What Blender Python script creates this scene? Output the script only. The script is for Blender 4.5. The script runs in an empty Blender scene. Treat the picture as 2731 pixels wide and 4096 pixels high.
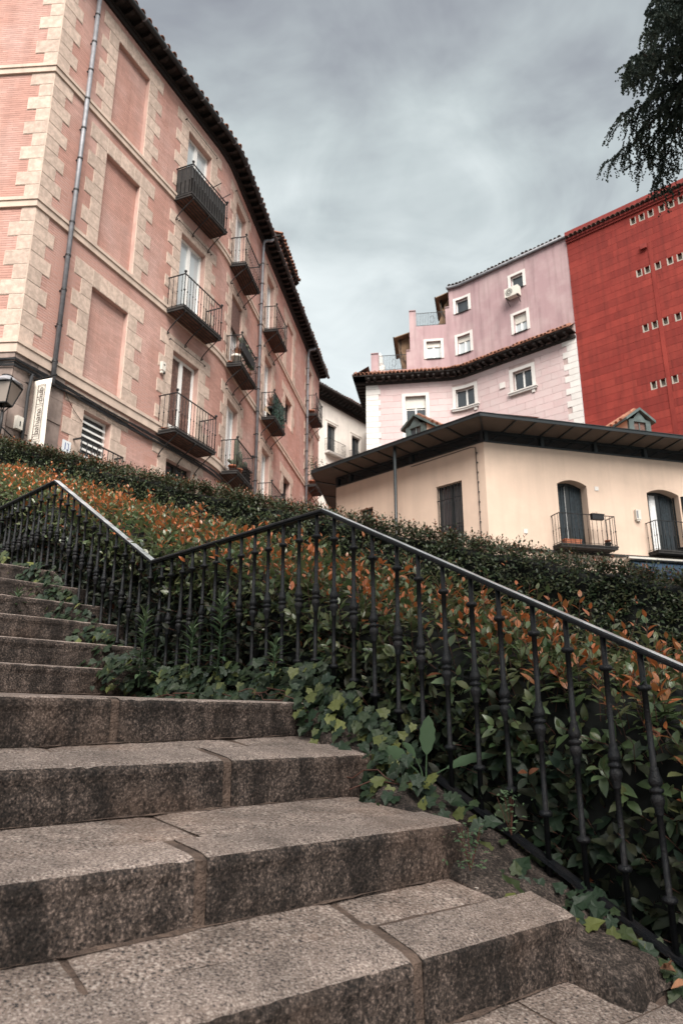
import bpy, math, random
import numpy as np
from mathutils import Vector, Matrix, noise as mnoise
rnd = random.Random(7); rg = np.random.default_rng(11)
R = math.radians
sc = bpy.context.scene
COL = sc.collection

# ------------------------------------------------------------------ camera
cam = bpy.data.cameras.new('camera'); co = bpy.data.objects.new('camera', cam); COL.objects.link(co)
co.location = (0, 0, 0); co.rotation_euler = (R(90 + 16.21), 0, 0)
cam.sensor_fit = 'VERTICAL'; cam.sensor_height = 36.0; cam.lens = 2862 / 4096 * 36.0
cam.clip_start = 0.05; cam.clip_end = 2000
cam.dof.use_dof = True; cam.dof.focus_distance = 4.0; cam.dof.aperture_fstop = 4.5
sc.camera = co

# ------------------------------------------------------------------ sky, sun, exposure
SUN_AZ, SUN_EL = 172.0, 48.0          # compass yaw from +Y clockwise, elevation
sun = bpy.data.lights.new('sun', 'SUN'); so = bpy.data.objects.new('sun', sun); COL.objects.link(so)
sun.energy = 1.5; sun.angle = R(40); sun.color = (1.0, 0.95, 0.89)
sd = Vector((math.sin(R(SUN_AZ)) * math.cos(R(SUN_EL)), math.cos(R(SUN_AZ)) * math.cos(R(SUN_EL)), math.sin(R(SUN_EL))))
so.rotation_euler = sd.to_track_quat('Z', 'Y').to_euler(); so.location = sd * 60
sc.view_settings.view_transform = 'Standard'; sc.view_settings.look = 'None'
sc.view_settings.gamma = 1.0; sc.view_settings.exposure = 2.5
sc.view_settings.use_curve_mapping = False

def build_world():
    w = bpy.data.worlds.new('World'); sc.world = w; w.use_nodes = True
    nt = w.node_tree; N = nt.nodes; L = nt.links; N.clear()
    out = N.new('ShaderNodeOutputWorld'); bg = N.new('ShaderNodeBackground'); bg.inputs['Strength'].default_value = 0.1
    sky = N.new('ShaderNodeTexSky'); sky.sky_type = 'NISHITA'; sky.sun_disc = False
    sky.sun_elevation = R(SUN_EL); sky.sun_rotation = R(SUN_AZ); sky.air_density = 1.0; sky.dust_density = 3.0
    tc = N.new('ShaderNodeTexCoord')
    # clouds live on a plane overhead: direction / (z + c)
    sep = N.new('ShaderNodeSeparateXYZ'); L.new(tc.outputs['Generated'], sep.inputs[0])
    zz = N.new('ShaderNodeMath'); zz.operation = 'MAXIMUM'; L.new(sep.outputs['Z'], zz.inputs[0]); zz.inputs[1].default_value = 0.02
    za = N.new('ShaderNodeMath'); za.operation = 'ADD'; L.new(zz.outputs[0], za.inputs[0]); za.inputs[1].default_value = 0.22
    dx = N.new('ShaderNodeMath'); dx.operation = 'DIVIDE'; L.new(sep.outputs['X'], dx.inputs[0]); L.new(za.outputs[0], dx.inputs[1])
    dy = N.new('ShaderNodeMath'); dy.operation = 'DIVIDE'; L.new(sep.outputs['Y'], dy.inputs[0]); L.new(za.outputs[0], dy.inputs[1])
    cb = N.new('ShaderNodeCombineXYZ'); L.new(dx.outputs[0], cb.inputs[0]); L.new(dy.outputs[0], cb.inputs[1])
    mp = N.new('ShaderNodeMapping'); mp.inputs['Location'].default_value = CLOUD_OFF; L.new(cb.outputs[0], mp.inputs['Vector'])
    n1 = N.new('ShaderNodeTexNoise'); n1.inputs['Scale'].default_value = 1.45; n1.inputs['Detail'].default_value = 6
    n1.inputs['Roughness'].default_value = 0.5; n1.inputs['Distortion'].default_value = 0.45; L.new(mp.outputs[0], n1.inputs['Vector'])
    n2 = N.new('ShaderNodeTexNoise'); n2.inputs['Scale'].default_value = 5.0; n2.inputs['Detail'].default_value = 5
    n2.inputs['Roughness'].default_value = 0.55; n2.inputs['Distortion'].default_value = 0.5; L.new(mp.outputs[0], n2.inputs['Vector'])
    mx = N.new('ShaderNodeMix'); mx.data_type = 'FLOAT'; mx.inputs[0].default_value = 0.24
    L.new(n1.outputs['Fac'], mx.inputs[2]); L.new(n2.outputs['Fac'], mx.inputs[3])
    ramp = N.new('ShaderNodeValToRGB'); cr = ramp.color_ramp
    cr.elements[0].position = 0.36; cr.elements[0].color = (0.23, 0.24, 0.262, 1)
    cr.elements[1].position = 0.63; cr.elements[1].color = (0.72, 0.77, 0.76, 1)
    e = cr.elements.new(0.48); e.color = (0.43, 0.475, 0.475, 1)
    L.new(mx.outputs[0], ramp.inputs[0])
    # towards the horizon the layer thins to an even bright haze
    hz = N.new('ShaderNodeMapRange'); hz.inputs[1].default_value = 0.25; hz.inputs[2].default_value = 0.62
    hz.inputs[3].default_value = 0.7; hz.inputs[4].default_value = 0.0; L.new(sep.outputs['Z'], hz.inputs[0])
    hm = N.new('ShaderNodeMix'); hm.data_type = 'RGBA'; L.new(hz.outputs[0], hm.inputs[0]); L.new(ramp.outputs[0], hm.inputs[6])
    hm.inputs[7].default_value = (0.60, 0.645, 0.645, 1)
    sca = N.new('ShaderNodeMix'); sca.data_type = 'RGBA'; sca.blend_type = 'MULTIPLY'; sca.inputs[0].default_value = 1
    L.new(hm.outputs[2], sca.inputs[6]); sca.inputs[7].default_value = (SKY_K, SKY_K, SKY_K, 1)
    fin = N.new('ShaderNodeMix'); fin.data_type = 'RGBA'; fin.inputs[0].default_value = 0.96
    L.new(sky.outputs[0], fin.inputs[6]); L.new(sca.outputs[2], fin.inputs[7])
    L.new(fin.outputs[2], bg.inputs['Color']); L.new(bg.outputs[0], out.inputs[0])
CLOUD_OFF = (7.7, 1.1, 0.0); SKY_K = 2.35
build_world()

# ------------------------------------------------------------------ materials
def mat(name, col, rough=0.8, var=0.12, vscale=3.0, bump=0.0, bscale=60.0, metal=0.0, spec=0.4, objrand=0.0, island=0.0,
        col2=None, streak=0.0, coords='Object', detail=6, mixpos=(0.42, 0.62)):
    m = bpy.data.materials.new(name); m.use_nodes = True
    nt = m.node_tree; N = nt.nodes; L = nt.links; b = N['Principled BSDF']
    b.inputs['Roughness'].default_value = rough; b.inputs['Metallic'].default_value = metal
    b.inputs['Specular IOR Level'].default_value = spec
    tc = N.new('ShaderNodeTexCoord'); src = tc.outputs[coords]
    if objrand:                        # shift the pattern per object so alike pieces differ
        oi = N.new('ShaderNodeObjectInfo'); ad = N.new('ShaderNodeVectorMath'); ad.operation = 'MULTIPLY_ADD'
        cbn = N.new('ShaderNodeCombineXYZ')
        for k in range(3): L.new(oi.outputs['Random'], cbn.inputs[k])
        L.new(cbn.outputs[0], ad.inputs[0]); ad.inputs[1].default_value = (37, 51, 23); L.new(src, ad.inputs[2]); src = ad.outputs[0]
    n = N.new('ShaderNodeTexNoise'); n.inputs['Scale'].default_value = vscale; n.inputs['Detail'].default_value = detail
    n.inputs['Roughness'].default_value = 0.6; L.new(src, n.inputs['Vector'])
    r = N.new('ShaderNodeValToRGB'); L.new(n.outputs['Fac'], r.inputs[0])
    c2 = col2 or tuple(min(1, c * (1 + var)) for c in col); c1 = col if col2 else tuple(c * (1 - var) for c in col)
    r.color_ramp.elements[0].position = mixpos[0]; r.color_ramp.elements[1].position = mixpos[1]
    r.color_ramp.elements[0].color = (*c1, 1); r.color_ramp.elements[1].color = (*c2, 1)
    cur = r.outputs[0]
    def mulv(val, lo, hi):
        nonlocal cur
        mr = N.new('ShaderNodeMapRange'); mr.inputs[3].default_value = lo; mr.inputs[4].default_value = hi; L.new(val, mr.inputs[0])
        mm = N.new('ShaderNodeMix'); mm.data_type = 'RGBA'; mm.blend_type = 'MULTIPLY'; mm.inputs[0].default_value = 1
        L.new(cur, mm.inputs[6]); L.new(mr.outputs[0], mm.inputs[7]); cur = mm.outputs[2]
    if objrand:
        mulv(oi.outputs['Random'], 1 - objrand, 1 + objrand * 0.5)
    if island:
        g = N.new('ShaderNodeNewGeometry'); mulv(g.outputs['Random Per Island'], 1 - island, 1 + island * 0.6)
    if streak:
        mp = N.new('ShaderNodeMapping'); mp.inputs['Scale'].default_value = (2.2, 2.2, 0.16); L.new(tc.outputs[coords], mp.inputs[0])
        ns = N.new('ShaderNodeTexNoise'); ns.inputs['Scale'].default_value = 2.0; ns.inputs['Detail'].default_value = 5; L.new(mp.outputs[0], ns.inputs['Vector'])
        rs = N.new('ShaderNodeMapRange'); rs.inputs[1].default_value = 0.45; rs.inputs[2].default_value = 0.7; L.new(ns.outputs['Fac'], rs.inputs[0])
        mulv(rs.outputs[0], 1.0, 1 - streak)
    L.new(cur, b.inputs['Base Color'])
    if bump:
        nb = N.new('ShaderNodeTexNoise'); nb.inputs['Scale'].default_value = bscale; nb.inputs['Detail'].default_value = 4; L.new(src, nb.inputs['Vector'])
        bp = N.new('ShaderNodeBump'); bp.inputs['Strength'].default_value = bump; bp.inputs['Distance'].default_value = 0.02
        L.new(nb.outputs['Fac'], bp.inputs['Height']); L.new(bp.outputs[0], b.inputs['Normal'])
    return m

def granite(name, base, dark, light, stain=0.0, grain=170.0, objr=0.12, rust=0.0):
    """speckled granite; stain adds dark weathering in uneven vertical runs"""
    m = bpy.data.materials.new(name); m.use_nodes = True
    nt = m.node_tree; N = nt.nodes; L = nt.links; b = N['Principled BSDF']
    b.inputs['Roughness'].default_value = 0.85; b.inputs['Specular IOR Level'].default_value = 0.3
    tc = N.new('ShaderNodeTexCoord'); oi = N.new('ShaderNodeObjectInfo')
    n1 = N.new('ShaderNodeTexNoise'); n1.inputs['Scale'].default_value = grain; n1.inputs['Detail'].default_value = 2.5; n1.inputs['Roughness'].default_value = 0.6
    L.new(tc.outputs['Object'], n1.inputs['Vector'])
    r = N.new('ShaderNodeValToRGB'); e = r.color_ramp.elements
    e[0].position = 0.36; e[0].color = (*dark, 1); e[1].position = 0.63; e[1].color = (*light, 1)
    x = e.new(0.43); x.color = (*[c * 0.8 for c in base], 1); x = e.new(0.55); x.color = (*base, 1)
    L.new(n1.outputs['Fac'], r.inputs[0]); cur = r.outputs[0]
    n2 = N.new('ShaderNodeTexNoise'); n2.inputs['Scale'].default_value = 3.0; n2.inputs['Detail'].default_value = 7; n2.inputs['Roughness'].default_value = 0.65
    L.new(tc.outputs['Object'], n2.inputs['Vector'])
    def mul(fac, lo, hi, a=0.35, bb=0.65):
        nonlocal cur
        mr = N.new('ShaderNodeMapRange'); mr.inputs[1].default_value = a; mr.inputs[2].default_value = bb
        mr.inputs[3].default_value = lo; mr.inputs[4].default_value = hi; L.new(fac, mr.inputs[0])
        mm = N.new('ShaderNodeMix'); mm.data_type = 'RGBA'; mm.blend_type = 'MULTIPLY'; mm.inputs[0].default_value = 1
        L.new(cur, mm.inputs[6]); L.new(mr.outputs[0], mm.inputs[7]); cur = mm.outputs[2]
    mul(n2.outputs['Fac'], 0.72, 1.18)
    mul(oi.outputs['Random'], 1 - objr, 1 + objr, 0, 1)
    if rust:
        n4 = N.new('ShaderNodeTexNoise'); n4.inputs['Scale'].default_value = 2.3; n4.inputs['Detail'].default_value = 6; L.new(tc.outputs['Object'], n4.inputs['Vector'])
        mr = N.new('ShaderNodeMapRange'); mr.inputs[1].default_value = 0.5; mr.inputs[2].default_value = 0.68; mr.inputs[4].default_value = rust; L.new(n4.outputs['Fac'], mr.inputs[0])
        mm = N.new('ShaderNodeMix'); mm.data_type = 'RGBA'; L.new(mr.outputs[0], mm.inputs[0]); L.new(cur, mm.inputs[6]); mm.inputs[7].default_value = (0.21, 0.125, 0.085, 1); cur = mm.outputs[2]
    if stain:
        mp = N.new('ShaderNodeMapping'); mp.inputs['Scale'].default_value = (6.5, 6.5, 2.2); L.new(tc.outputs['Object'], mp.inputs[0])
        n3 = N.new('ShaderNodeTexNoise'); n3.inputs['Scale'].default_value = 1.6; n3.inputs['Detail'].default_value = 8; n3.inputs['Roughness'].default_value = 0.62
        L.new(mp.outputs[0], n3.inputs['Vector'])
        n5 = N.new('ShaderNodeTexNoise'); n5.inputs['Scale'].default_value = grain * 0.55; n5.inputs['Detail'].default_value = 2; L.new(tc.outputs['Object'], n5.inputs['Vector'])
        ad = N.new('ShaderNodeMath'); ad.operation = 'MULTIPLY_ADD'; L.new(n5.outputs['Fac'], ad.inputs[0]); ad.inputs[1].default_value = 0.55; L.new(n3.outputs['Fac'], ad.inputs[2])
        mul(ad.outputs[0], 1.0, 1 - stain, 0.66, 0.86)
    L.new(cur, b.inputs['Base Color'])
    bp = N.new('ShaderNodeBump'); bp.inputs['Strength'].default_value = 0.75; bp.inputs['Distance'].default_value = 0.004
    L.new(n1.outputs['Fac'], bp.inputs['Height']); L.new(bp.outputs[0], b.inputs['Normal'])
    return m

def leafmat(name, green, green2, red, rough=0.38, spec=0.5, trans=0.25):
    """leaf colour runs from green to the young red by the mesh attribute 'tint'"""
    m = bpy.data.materials.new(name); m.use_nodes = True
    nt = m.node_tree; N = nt.nodes; L = nt.links; b = N['Principled BSDF']
    b.inputs['Roughness'].default_value = rough; b.inputs['Specular IOR Level'].default_value = spec
    at = N.new('ShaderNodeAttribute'); at.attribute_name = 'tint'
    g = N.new('ShaderNodeNewGeometry')
    mx = N.new('ShaderNodeMix'); mx.data_type = 'RGBA'; L.new(g.outputs['Random Per Island'], mx.inputs[0])
    mx.inputs[6].default_value = (*green, 1); mx.inputs[7].default_value = (*green2, 1)
    m2 = N.new('ShaderNodeMix'); m2.data_type = 'RGBA'; L.new(at.outputs['Fac'], m2.inputs[0]); L.new(mx.outputs[2], m2.inputs[6]); m2.inputs[7].default_value = (*red, 1)
    L.new(m2.outputs[2], b.inputs['Base Color'])
    tr = N.new('ShaderNodeBsdfTranslucent'); L.new(m2.outputs[2], tr.inputs['Color'])
    ms = N.new('ShaderNodeMixShader'); ms.inputs[0].default_value = trans
    L.new(b.outputs[0], ms.inputs[1]); L.new(tr.outputs[0], ms.inputs[2]); L.new(ms.outputs[0], N['Material Output'].inputs['Surface'])
    return m

def glassmat(name, col, rough=0.05):
    m = bpy.data.materials.new(name); m.use_nodes = True
    b = m.node_tree.nodes['Principled BSDF']; b.inputs['Base Color'].default_value = (*col, 1)
    b.inputs['Roughness'].default_value = rough; b.inputs['Specular IOR Level'].default_value = 0.9
    return m

M = dict(
    brick=mat('brick', (0.45, 0.248, 0.202), 0.9, island=0.12, col2=(0.50, 0.315, 0.272), vscale=0.7, bump=0.1, bscale=40, streak=0.12),
    mortar=mat('mortar', (0.50, 0.33, 0.28), 0.95, 0.1, 2.0, bump=0.2),
    stone=mat('dressed_stone', (0.50, 0.382, 0.315), 0.9, 0.14, 9.0, bump=0.35, bscale=45, objrand=0.13),
    stoneband=mat('string_course_stone', (0.54, 0.42, 0.345), 0.9, 0.08, 2.0, bump=0.2, bscale=30, streak=0.15),
    joint=mat('pale_joint', (0.59, 0.48, 0.40), 0.95, 0.08, 6.0),
    plinth=mat('plinth_stone', (0.25, 0.19, 0.165), 0.92, 0.18, 3.0, bump=0.4, bscale=50, objrand=0.15, streak=0.25),
    white=mat('white_paint', (0.78, 0.76, 0.73), 0.5, 0.04, 3.0),
    curtain=mat('pale_curtain', (0.72, 0.72, 0.72), 0.9, 0.08, 8.0),
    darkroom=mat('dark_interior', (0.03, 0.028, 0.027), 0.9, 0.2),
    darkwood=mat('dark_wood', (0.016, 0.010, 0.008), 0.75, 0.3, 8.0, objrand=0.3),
    doorwood=mat('door_wood', (0.13, 0.07, 0.055), 0.55, 0.35, 14.0),
    iron=mat('black_iron', (0.010, 0.010, 0.011), 0.6, 0.3, 20.0, bump=0.15, bscale=80),
    rail=mat('painted_rail_iron', (0.006, 0.007, 0.009), 0.5, 0.35, 18.0, bump=0.35, bscale=140, spec=0.25, col2=(0.012, 0.011, 0.012)),
    handrail=mat('worn_handrail_sheen', (0.36, 0.375, 0.39), 0.28, 0.25, 9.0, bump=0.03, bscale=60, metal=0.0, spec=0.8),  # worn steel, its grey lifted to carry the sheen of the sky
    zinc=mat('zinc_pipe', (0.20, 0.20, 0.215), 0.55, 0.15, 6.0, metal=0.25, streak=0.25),
    gutter=mat('dark_gutter', (0.022, 0.024, 0.026), 0.55, 0.2, 4.0),
    terra=mat('terracotta_tile', (0.24, 0.105, 0.065), 0.9, 0.3, 9.0, objrand=0.3, island=0.3),
    darktile=mat('weathered_tile', (0.10, 0.062, 0.05), 0.9, 0.35, 9.0, island=0.35),
    pot=mat('terracotta_pot', (0.34, 0.12, 0.065), 0.85, 0.12, 6.0),
    slab=mat('balcony_slab_stone', (0.03, 0.027, 0.026), 0.9, 0.2, 8.0),
    undertile=mat('underside_brick', (0.10, 0.045, 0.03), 0.9, 0.25, 8.0),
    cable=mat('black_cable', (0.018, 0.018, 0.02), 0.7),
    whitewall=mat('white_render', (0.74, 0.68, 0.62), 0.92, 0.06, 0.9, bump=0.15, bscale=30, streak=0.08),
    pinkup=mat('pink_render', (0.345, 0.228, 0.235), 0.92, 0.12, 0.7, bump=0.2, bscale=25, col2=(0.40, 0.285, 0.285), streak=0.2),
    pinkstone=mat('pale_pink_block', (0.52, 0.41, 0.40), 0.92, 0.05, 1.0, objrand=0.06, col2=(0.51, 0.375, 0.368), bump=0.15, bscale=25),
    whitestone=mat('white_block', (0.60, 0.565, 0.535), 0.92, 0.05, 1.5, objrand=0.05, bump=0.15),
    red=mat('red_block', (0.185, 0.019, 0.013), 0.9, 0.2, 0.5, objrand=0.10, col2=(0.24, 0.030, 0.02), bump=0.2, bscale=20, streak=0.22),
    redjoint=mat('red_joint', (0.15, 0.017, 0.012), 0.95, 0.1),
    redcap=mat('red_coping', (0.2, 0.026, 0.02), 0.85, 0.15),
    pinkjoint=mat('pink_joint', (0.40, 0.30, 0.28), 0.95, 0.1),
    cream=mat('cream_render', (0.60, 0.455, 0.36), 0.92, 0.05, 0.7, bump=0.15, bscale=25, streak=0.07),
    steel=mat('dark_roof_steel', (0.018, 0.022, 0.024), 0.45, 0.15, 3.0),
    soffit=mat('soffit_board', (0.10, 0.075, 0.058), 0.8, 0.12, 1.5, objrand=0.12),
    greymetal=mat('grey_green_zinc', (0.075, 0.10, 0.098), 0.6, 0.2, 5.0),
    stripglass=glassmat('strip_glass', (0.02, 0.022, 0.024)),
    glass=glassmat('window_glass', (0.035, 0.04, 0.045)),
    paleglass=glassmat('pale_window_glass', (0.46, 0.49, 0.50)),  # pale colour stands for reflected sky and the curtain behind
    bluecurtain=mat('blue_grey_curtain', (0.018, 0.026, 0.032), 0.85, 0.3, 12.0),
    awning=mat('brown_canvas', (0.20, 0.125, 0.075), 0.9, 0.15, 4.0),
    canvas=mat('beige_canvas', (0.33, 0.25, 0.18), 0.9, 0.15, 6.0),
    banner=mat('banner_cloth', (0.74, 0.67, 0.59), 0.85, 0.05, 4.0),
    ink=mat('banner_print', (0.06, 0.045, 0.04), 0.9, 0.05),
    blackink=mat('black_print', (0.02, 0.02, 0.02), 0.9, 0.05),
    lampglass=glassmat('lamp_glass', (0.30, 0.25, 0.215), 0.3),
    lampcap=mat('lamp_cap', (0.30, 0.30, 0.32), 0.5, 0.15, 6.0, metal=0.3),
    vent=mat('vent_lining', (0.36, 0.315, 0.27), 0.8, 0.08),
    plastic=mat('white_plastic', (0.60, 0.56, 0.50), 0.45, 0.05),
    bluetile=mat('white_glazed_tile', (0.68, 0.70, 0.72), 0.25, 0.03),
    blueink=mat('blue_glaze', (0.03, 0.06, 0.22), 0.3, 0.1),
    blueawning=mat('navy_canvas', (0.012, 0.03, 0.055), 0.8, 0.2),
    soil=mat('hedge_soil', (0.02, 0.015, 0.012), 0.95, 0.3, 6.0, bump=0.6, bscale=30),
    lawn=mat('dry_lawn', (0.055, 0.05, 0.022), 0.95, 0.3, 8.0, bump=0.6, bscale=60, col2=(0.09, 0.07, 0.03)),
    road=mat('street_paving', (0.10, 0.095, 0.09), 0.92, 0.2, 4.0, bump=0.3),
    stem=mat('young_stem', (0.075, 0.03, 0.02), 0.7, 0.2),
    twigshade=mat('hedge_core_shade', (0.004, 0.005, 0.004), 0.95, 0.3, 12.0),  # near-black so the hedge core reads as deep inner shade
    bark=mat('cedar_bark', (0.07, 0.055, 0.045), 0.95, 0.3, 8.0, bump=0.8, bscale=20),
    needle=mat('cedar_needles', (0.026, 0.044, 0.036), 0.75, 0.3, 3.0, island=0.3, col2=(0.05, 0.068, 0.048)),
    drygrass=mat('dry_grass_blades', (0.28, 0.13, 0.08), 0.9, 0.2, 8.0),
    cactus=mat('cactus_skin', (0.07, 0.075, 0.05), 0.8, 0.2, 9.0),
    deadleaf=mat('dry_leaf', (0.20, 0.095, 0.05), 0.85, 0.35, 20.0, objrand=0.35),
    butt=mat('cigarette_filter', (0.55, 0.20, 0.07), 0.8, 0.1),
    ash=mat('cigarette_paper', (0.55, 0.50, 0.45), 0.9, 0.1),
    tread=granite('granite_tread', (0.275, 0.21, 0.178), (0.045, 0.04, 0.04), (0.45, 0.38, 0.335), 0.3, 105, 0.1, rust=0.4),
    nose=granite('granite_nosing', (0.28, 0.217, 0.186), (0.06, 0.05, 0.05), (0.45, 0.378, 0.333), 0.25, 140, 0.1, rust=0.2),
    riser=granite('granite_riser', (0.085, 0.063, 0.053), (0.017, 0.015, 0.015), (0.215, 0.16, 0.134), 0.72, 130, 0.15, rust=0.25),  # stained granite, darkened further to paint in shade on the upright faces
    mortarbrown=mat('brown_mortar', (0.085, 0.058, 0.046), 0.95, 0.35, 14.0, bump=0.9, bscale=90, col2=(0.15, 0.103, 0.08)),
    kerbstone=granite('kerb_boulder', (0.075, 0.057, 0.048), (0.014, 0.012, 0.012), (0.17, 0.13, 0.11), 0.65, 120, 0.25),
)
M['photinia'] = leafmat('photinia_leaf', (0.060, 0.112, 0.046), (0.13, 0.175, 0.08), (0.50, 0.145, 0.048), 0.33, 0.75, 0.3)  # lighter green, with sky sheen on the hedge top painted in
M['photinia_shaded'] = leafmat('photinia_shaded_leaf', (0.007, 0.018, 0.011), (0.017, 0.030, 0.015), (0.16, 0.05, 0.022), 0.5, 0.28, 0.12)  # darker copy for older leaves, front-face shade painted into the green
M['privet'] = leafmat('hedge_leaf', (0.014, 0.033, 0.016), (0.038, 0.060, 0.022), (0.26, 0.085, 0.035), 0.45, 0.4, 0.2)
M['ivy'] = leafmat('ivy_leaf', (0.007, 0.019, 0.011), (0.022, 0.040, 0.018), (0.13, 0.14, 0.04), 0.5, 0.3, 0.15)
M['weed'] = leafmat('weed_leaf', (0.045, 0.085, 0.045), (0.075, 0.12, 0.06), (0.14, 0.18, 0.09), 0.6, 0.3, 0.2)
M['screenleaf'] = leafmat('artificial_leaf', (0.01, 0.035, 0.03), (0.03, 0.075, 0.06), (0.1, 0.15, 0.1), 0.5, 0.4, 0.2)

# ------------------------------------------------------------------ object helpers
def tag(o, label=None, cat=None, group=None, kind=None):
    if label: o['label'] = label
    if cat: o['category'] = cat
    if group: o['group'] = group
    if kind: o['kind'] = kind
    return o
def root(name, label, cat, loc, group=None, kind=None):
    o = bpy.data.objects.new(name, None); COL.objects.link(o); o.location = loc; o.empty_display_size = 0.2
    return tag(o, label, cat, group, kind)
def link(name, me, parent=None):
    o = bpy.data.objects.new(name, me); COL.objects.link(o)
    if parent is not None:
        o.parent = parent
        if parent.type == 'EMPTY': o.matrix_parent_inverse = Matrix.Translation(-parent.location)
    return o
def mesh_np(name, V, F, m, smooth=False, attr=None):
    """V (n,3); F (k,c) faces of one size"""
    V = np.asarray(V, dtype=np.float32); F = np.asarray(F, dtype=np.int32)
    me = bpy.data.meshes.new(name); k, c = F.shape
    me.vertices.add(len(V)); me.vertices.foreach_set('co', V.ravel())
    me.loops.add(k * c); me.loops.foreach_set('vertex_index', F.ravel())
    me.polygons.add(k); me.polygons.foreach_set('loop_start', np.arange(0, k * c, c, dtype=np.int32))
    try: me.polygons.foreach_set('loop_total', np.full(k, c, dtype=np.int32))
    except Exception: pass
    me.polygons.foreach_set('use_smooth', np.full(k, bool(smooth)))
    if attr is not None:
        a = me.attributes.new('tint', 'FLOAT', 'POINT'); a.data.foreach_set('value', np.asarray(attr, dtype=np.float32))
    me.materials.append(m); me.update(calc_edges=True)
    return me
class MB:
    def __init__(s): s.v = []; s.f = []
    def add(s, V, F):
        n = len(s.v); s.v += [tuple(p) for p in V]; s.f += [tuple(i + n for i in f) for f in F]; return s
    def hexa(s, P): return s.add(P, [(0, 3, 2, 1), (4, 5, 6, 7), (0, 1, 5, 4), (1, 2, 6, 5), (2, 3, 7, 6), (3, 0, 4, 7)])
    def box(s, c, d, X=(1, 0, 0), Y=(0, 1, 0), Z=(0, 0, 1)):
        c, X, Y, Z = map(np.array, (c, X, Y, Z)); x, y, z = X * d[0] / 2, Y * d[1] / 2, Z * d[2] / 2
        return s.hexa([c - x - y - z, c + x - y - z, c + x + y - z, c - x + y - z, c - x - y + z, c + x - y + z, c + x + y + z, c - x + y + z])
    def bar(s, a, b, w, h=None, up=(0, 0, 1)):
        a, b = np.array(a, float), np.array(b, float); h = h or w; d = b - a; l = np.linalg.norm(d); d = d / l
        up = np.array(up, float)
        if abs(np.dot(d, up)) > 0.98: up = np.array((1.0, 0, 0))
        x = np.cross(d, up); x /= np.linalg.norm(x); z = np.cross(x, d)
        return s.box((a + b) / 2, (w, l, h), x, d, z)
    def tube(s, pts, r, n=6, cap=True):
        pts = [np.array(p, float) for p in pts]; k = len(pts); rs = r if hasattr(r, '__len__') else [r] * k
        V = []; pu = None
        for i in range(k):
            d = pts[min(i + 1, k - 1)] - pts[max(i - 1, 0)]; d = d / (np.linalg.norm(d) + 1e-9)
            u = np.array((0, 0, 1.0)) if pu is None else pu
            u = u - d * np.dot(u, d)
            if np.linalg.norm(u) < 0.1: u = np.array((1.0, 0, 0)) - d * d[0]
            u /= np.linalg.norm(u); pu = u; w = np.cross(d, u)
            for j in range(n):
                t = 2 * math.pi * j / n; V.append(pts[i] + (u * math.cos(t) + w * math.sin(t)) * rs[i])
        F = [(i * n + j, i * n + (j + 1) % n, (i + 1) * n + (j + 1) % n, (i + 1) * n + j) for i in range(k - 1) for j in range(n)]
        if cap: F += [tuple(range(n))[::-1], tuple(range((k - 1) * n, k * n))]
        return s.add(V, F)
    def lathe(s, prof, c=(0, 0, 0), n=10):
        V = []; k = len(prof)
        for r, z in prof:
            for j in range(n):
                t = 2 * math.pi * j / n; V.append((c[0] + r * math.cos(t), c[1] + r * math.sin(t), c[2] + z))
        F = [(i * n + j, i * n + (j + 1) % n, (i + 1) * n + (j + 1) % n, (i + 1) * n + j) for i in range(k - 1) for j in range(n)]
        F += [tuple(range(n))[::-1], tuple(range((k - 1) * n, k * n))]
        return s.add(V, F)
    def ball(s, c, r, n=8): return s.lathe([(r * math.sin(math.pi * i / 6) + 1e-4, -r * math.cos(math.pi * i / 6)) for i in range(7)], c, n)
    def mesh(s, name, m, smooth=False):
        me = bpy.data.meshes.new(name); me.from_pydata(s.v, [], s.f); me.materials.append(m)
        if smooth:
            for p in me.polygons: p.use_smooth = True
        me.update(); return me
    def build(s, name, m, parent=None, smooth=False): return link(name, s.mesh(name, m, smooth), parent)
def yv(yaw): a = R(yaw); return np.array((math.sin(a), math.cos(a), 0.0))
def nz(p, sc_=1.0): return mnoise.noise(Vector(p) * sc_)

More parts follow.
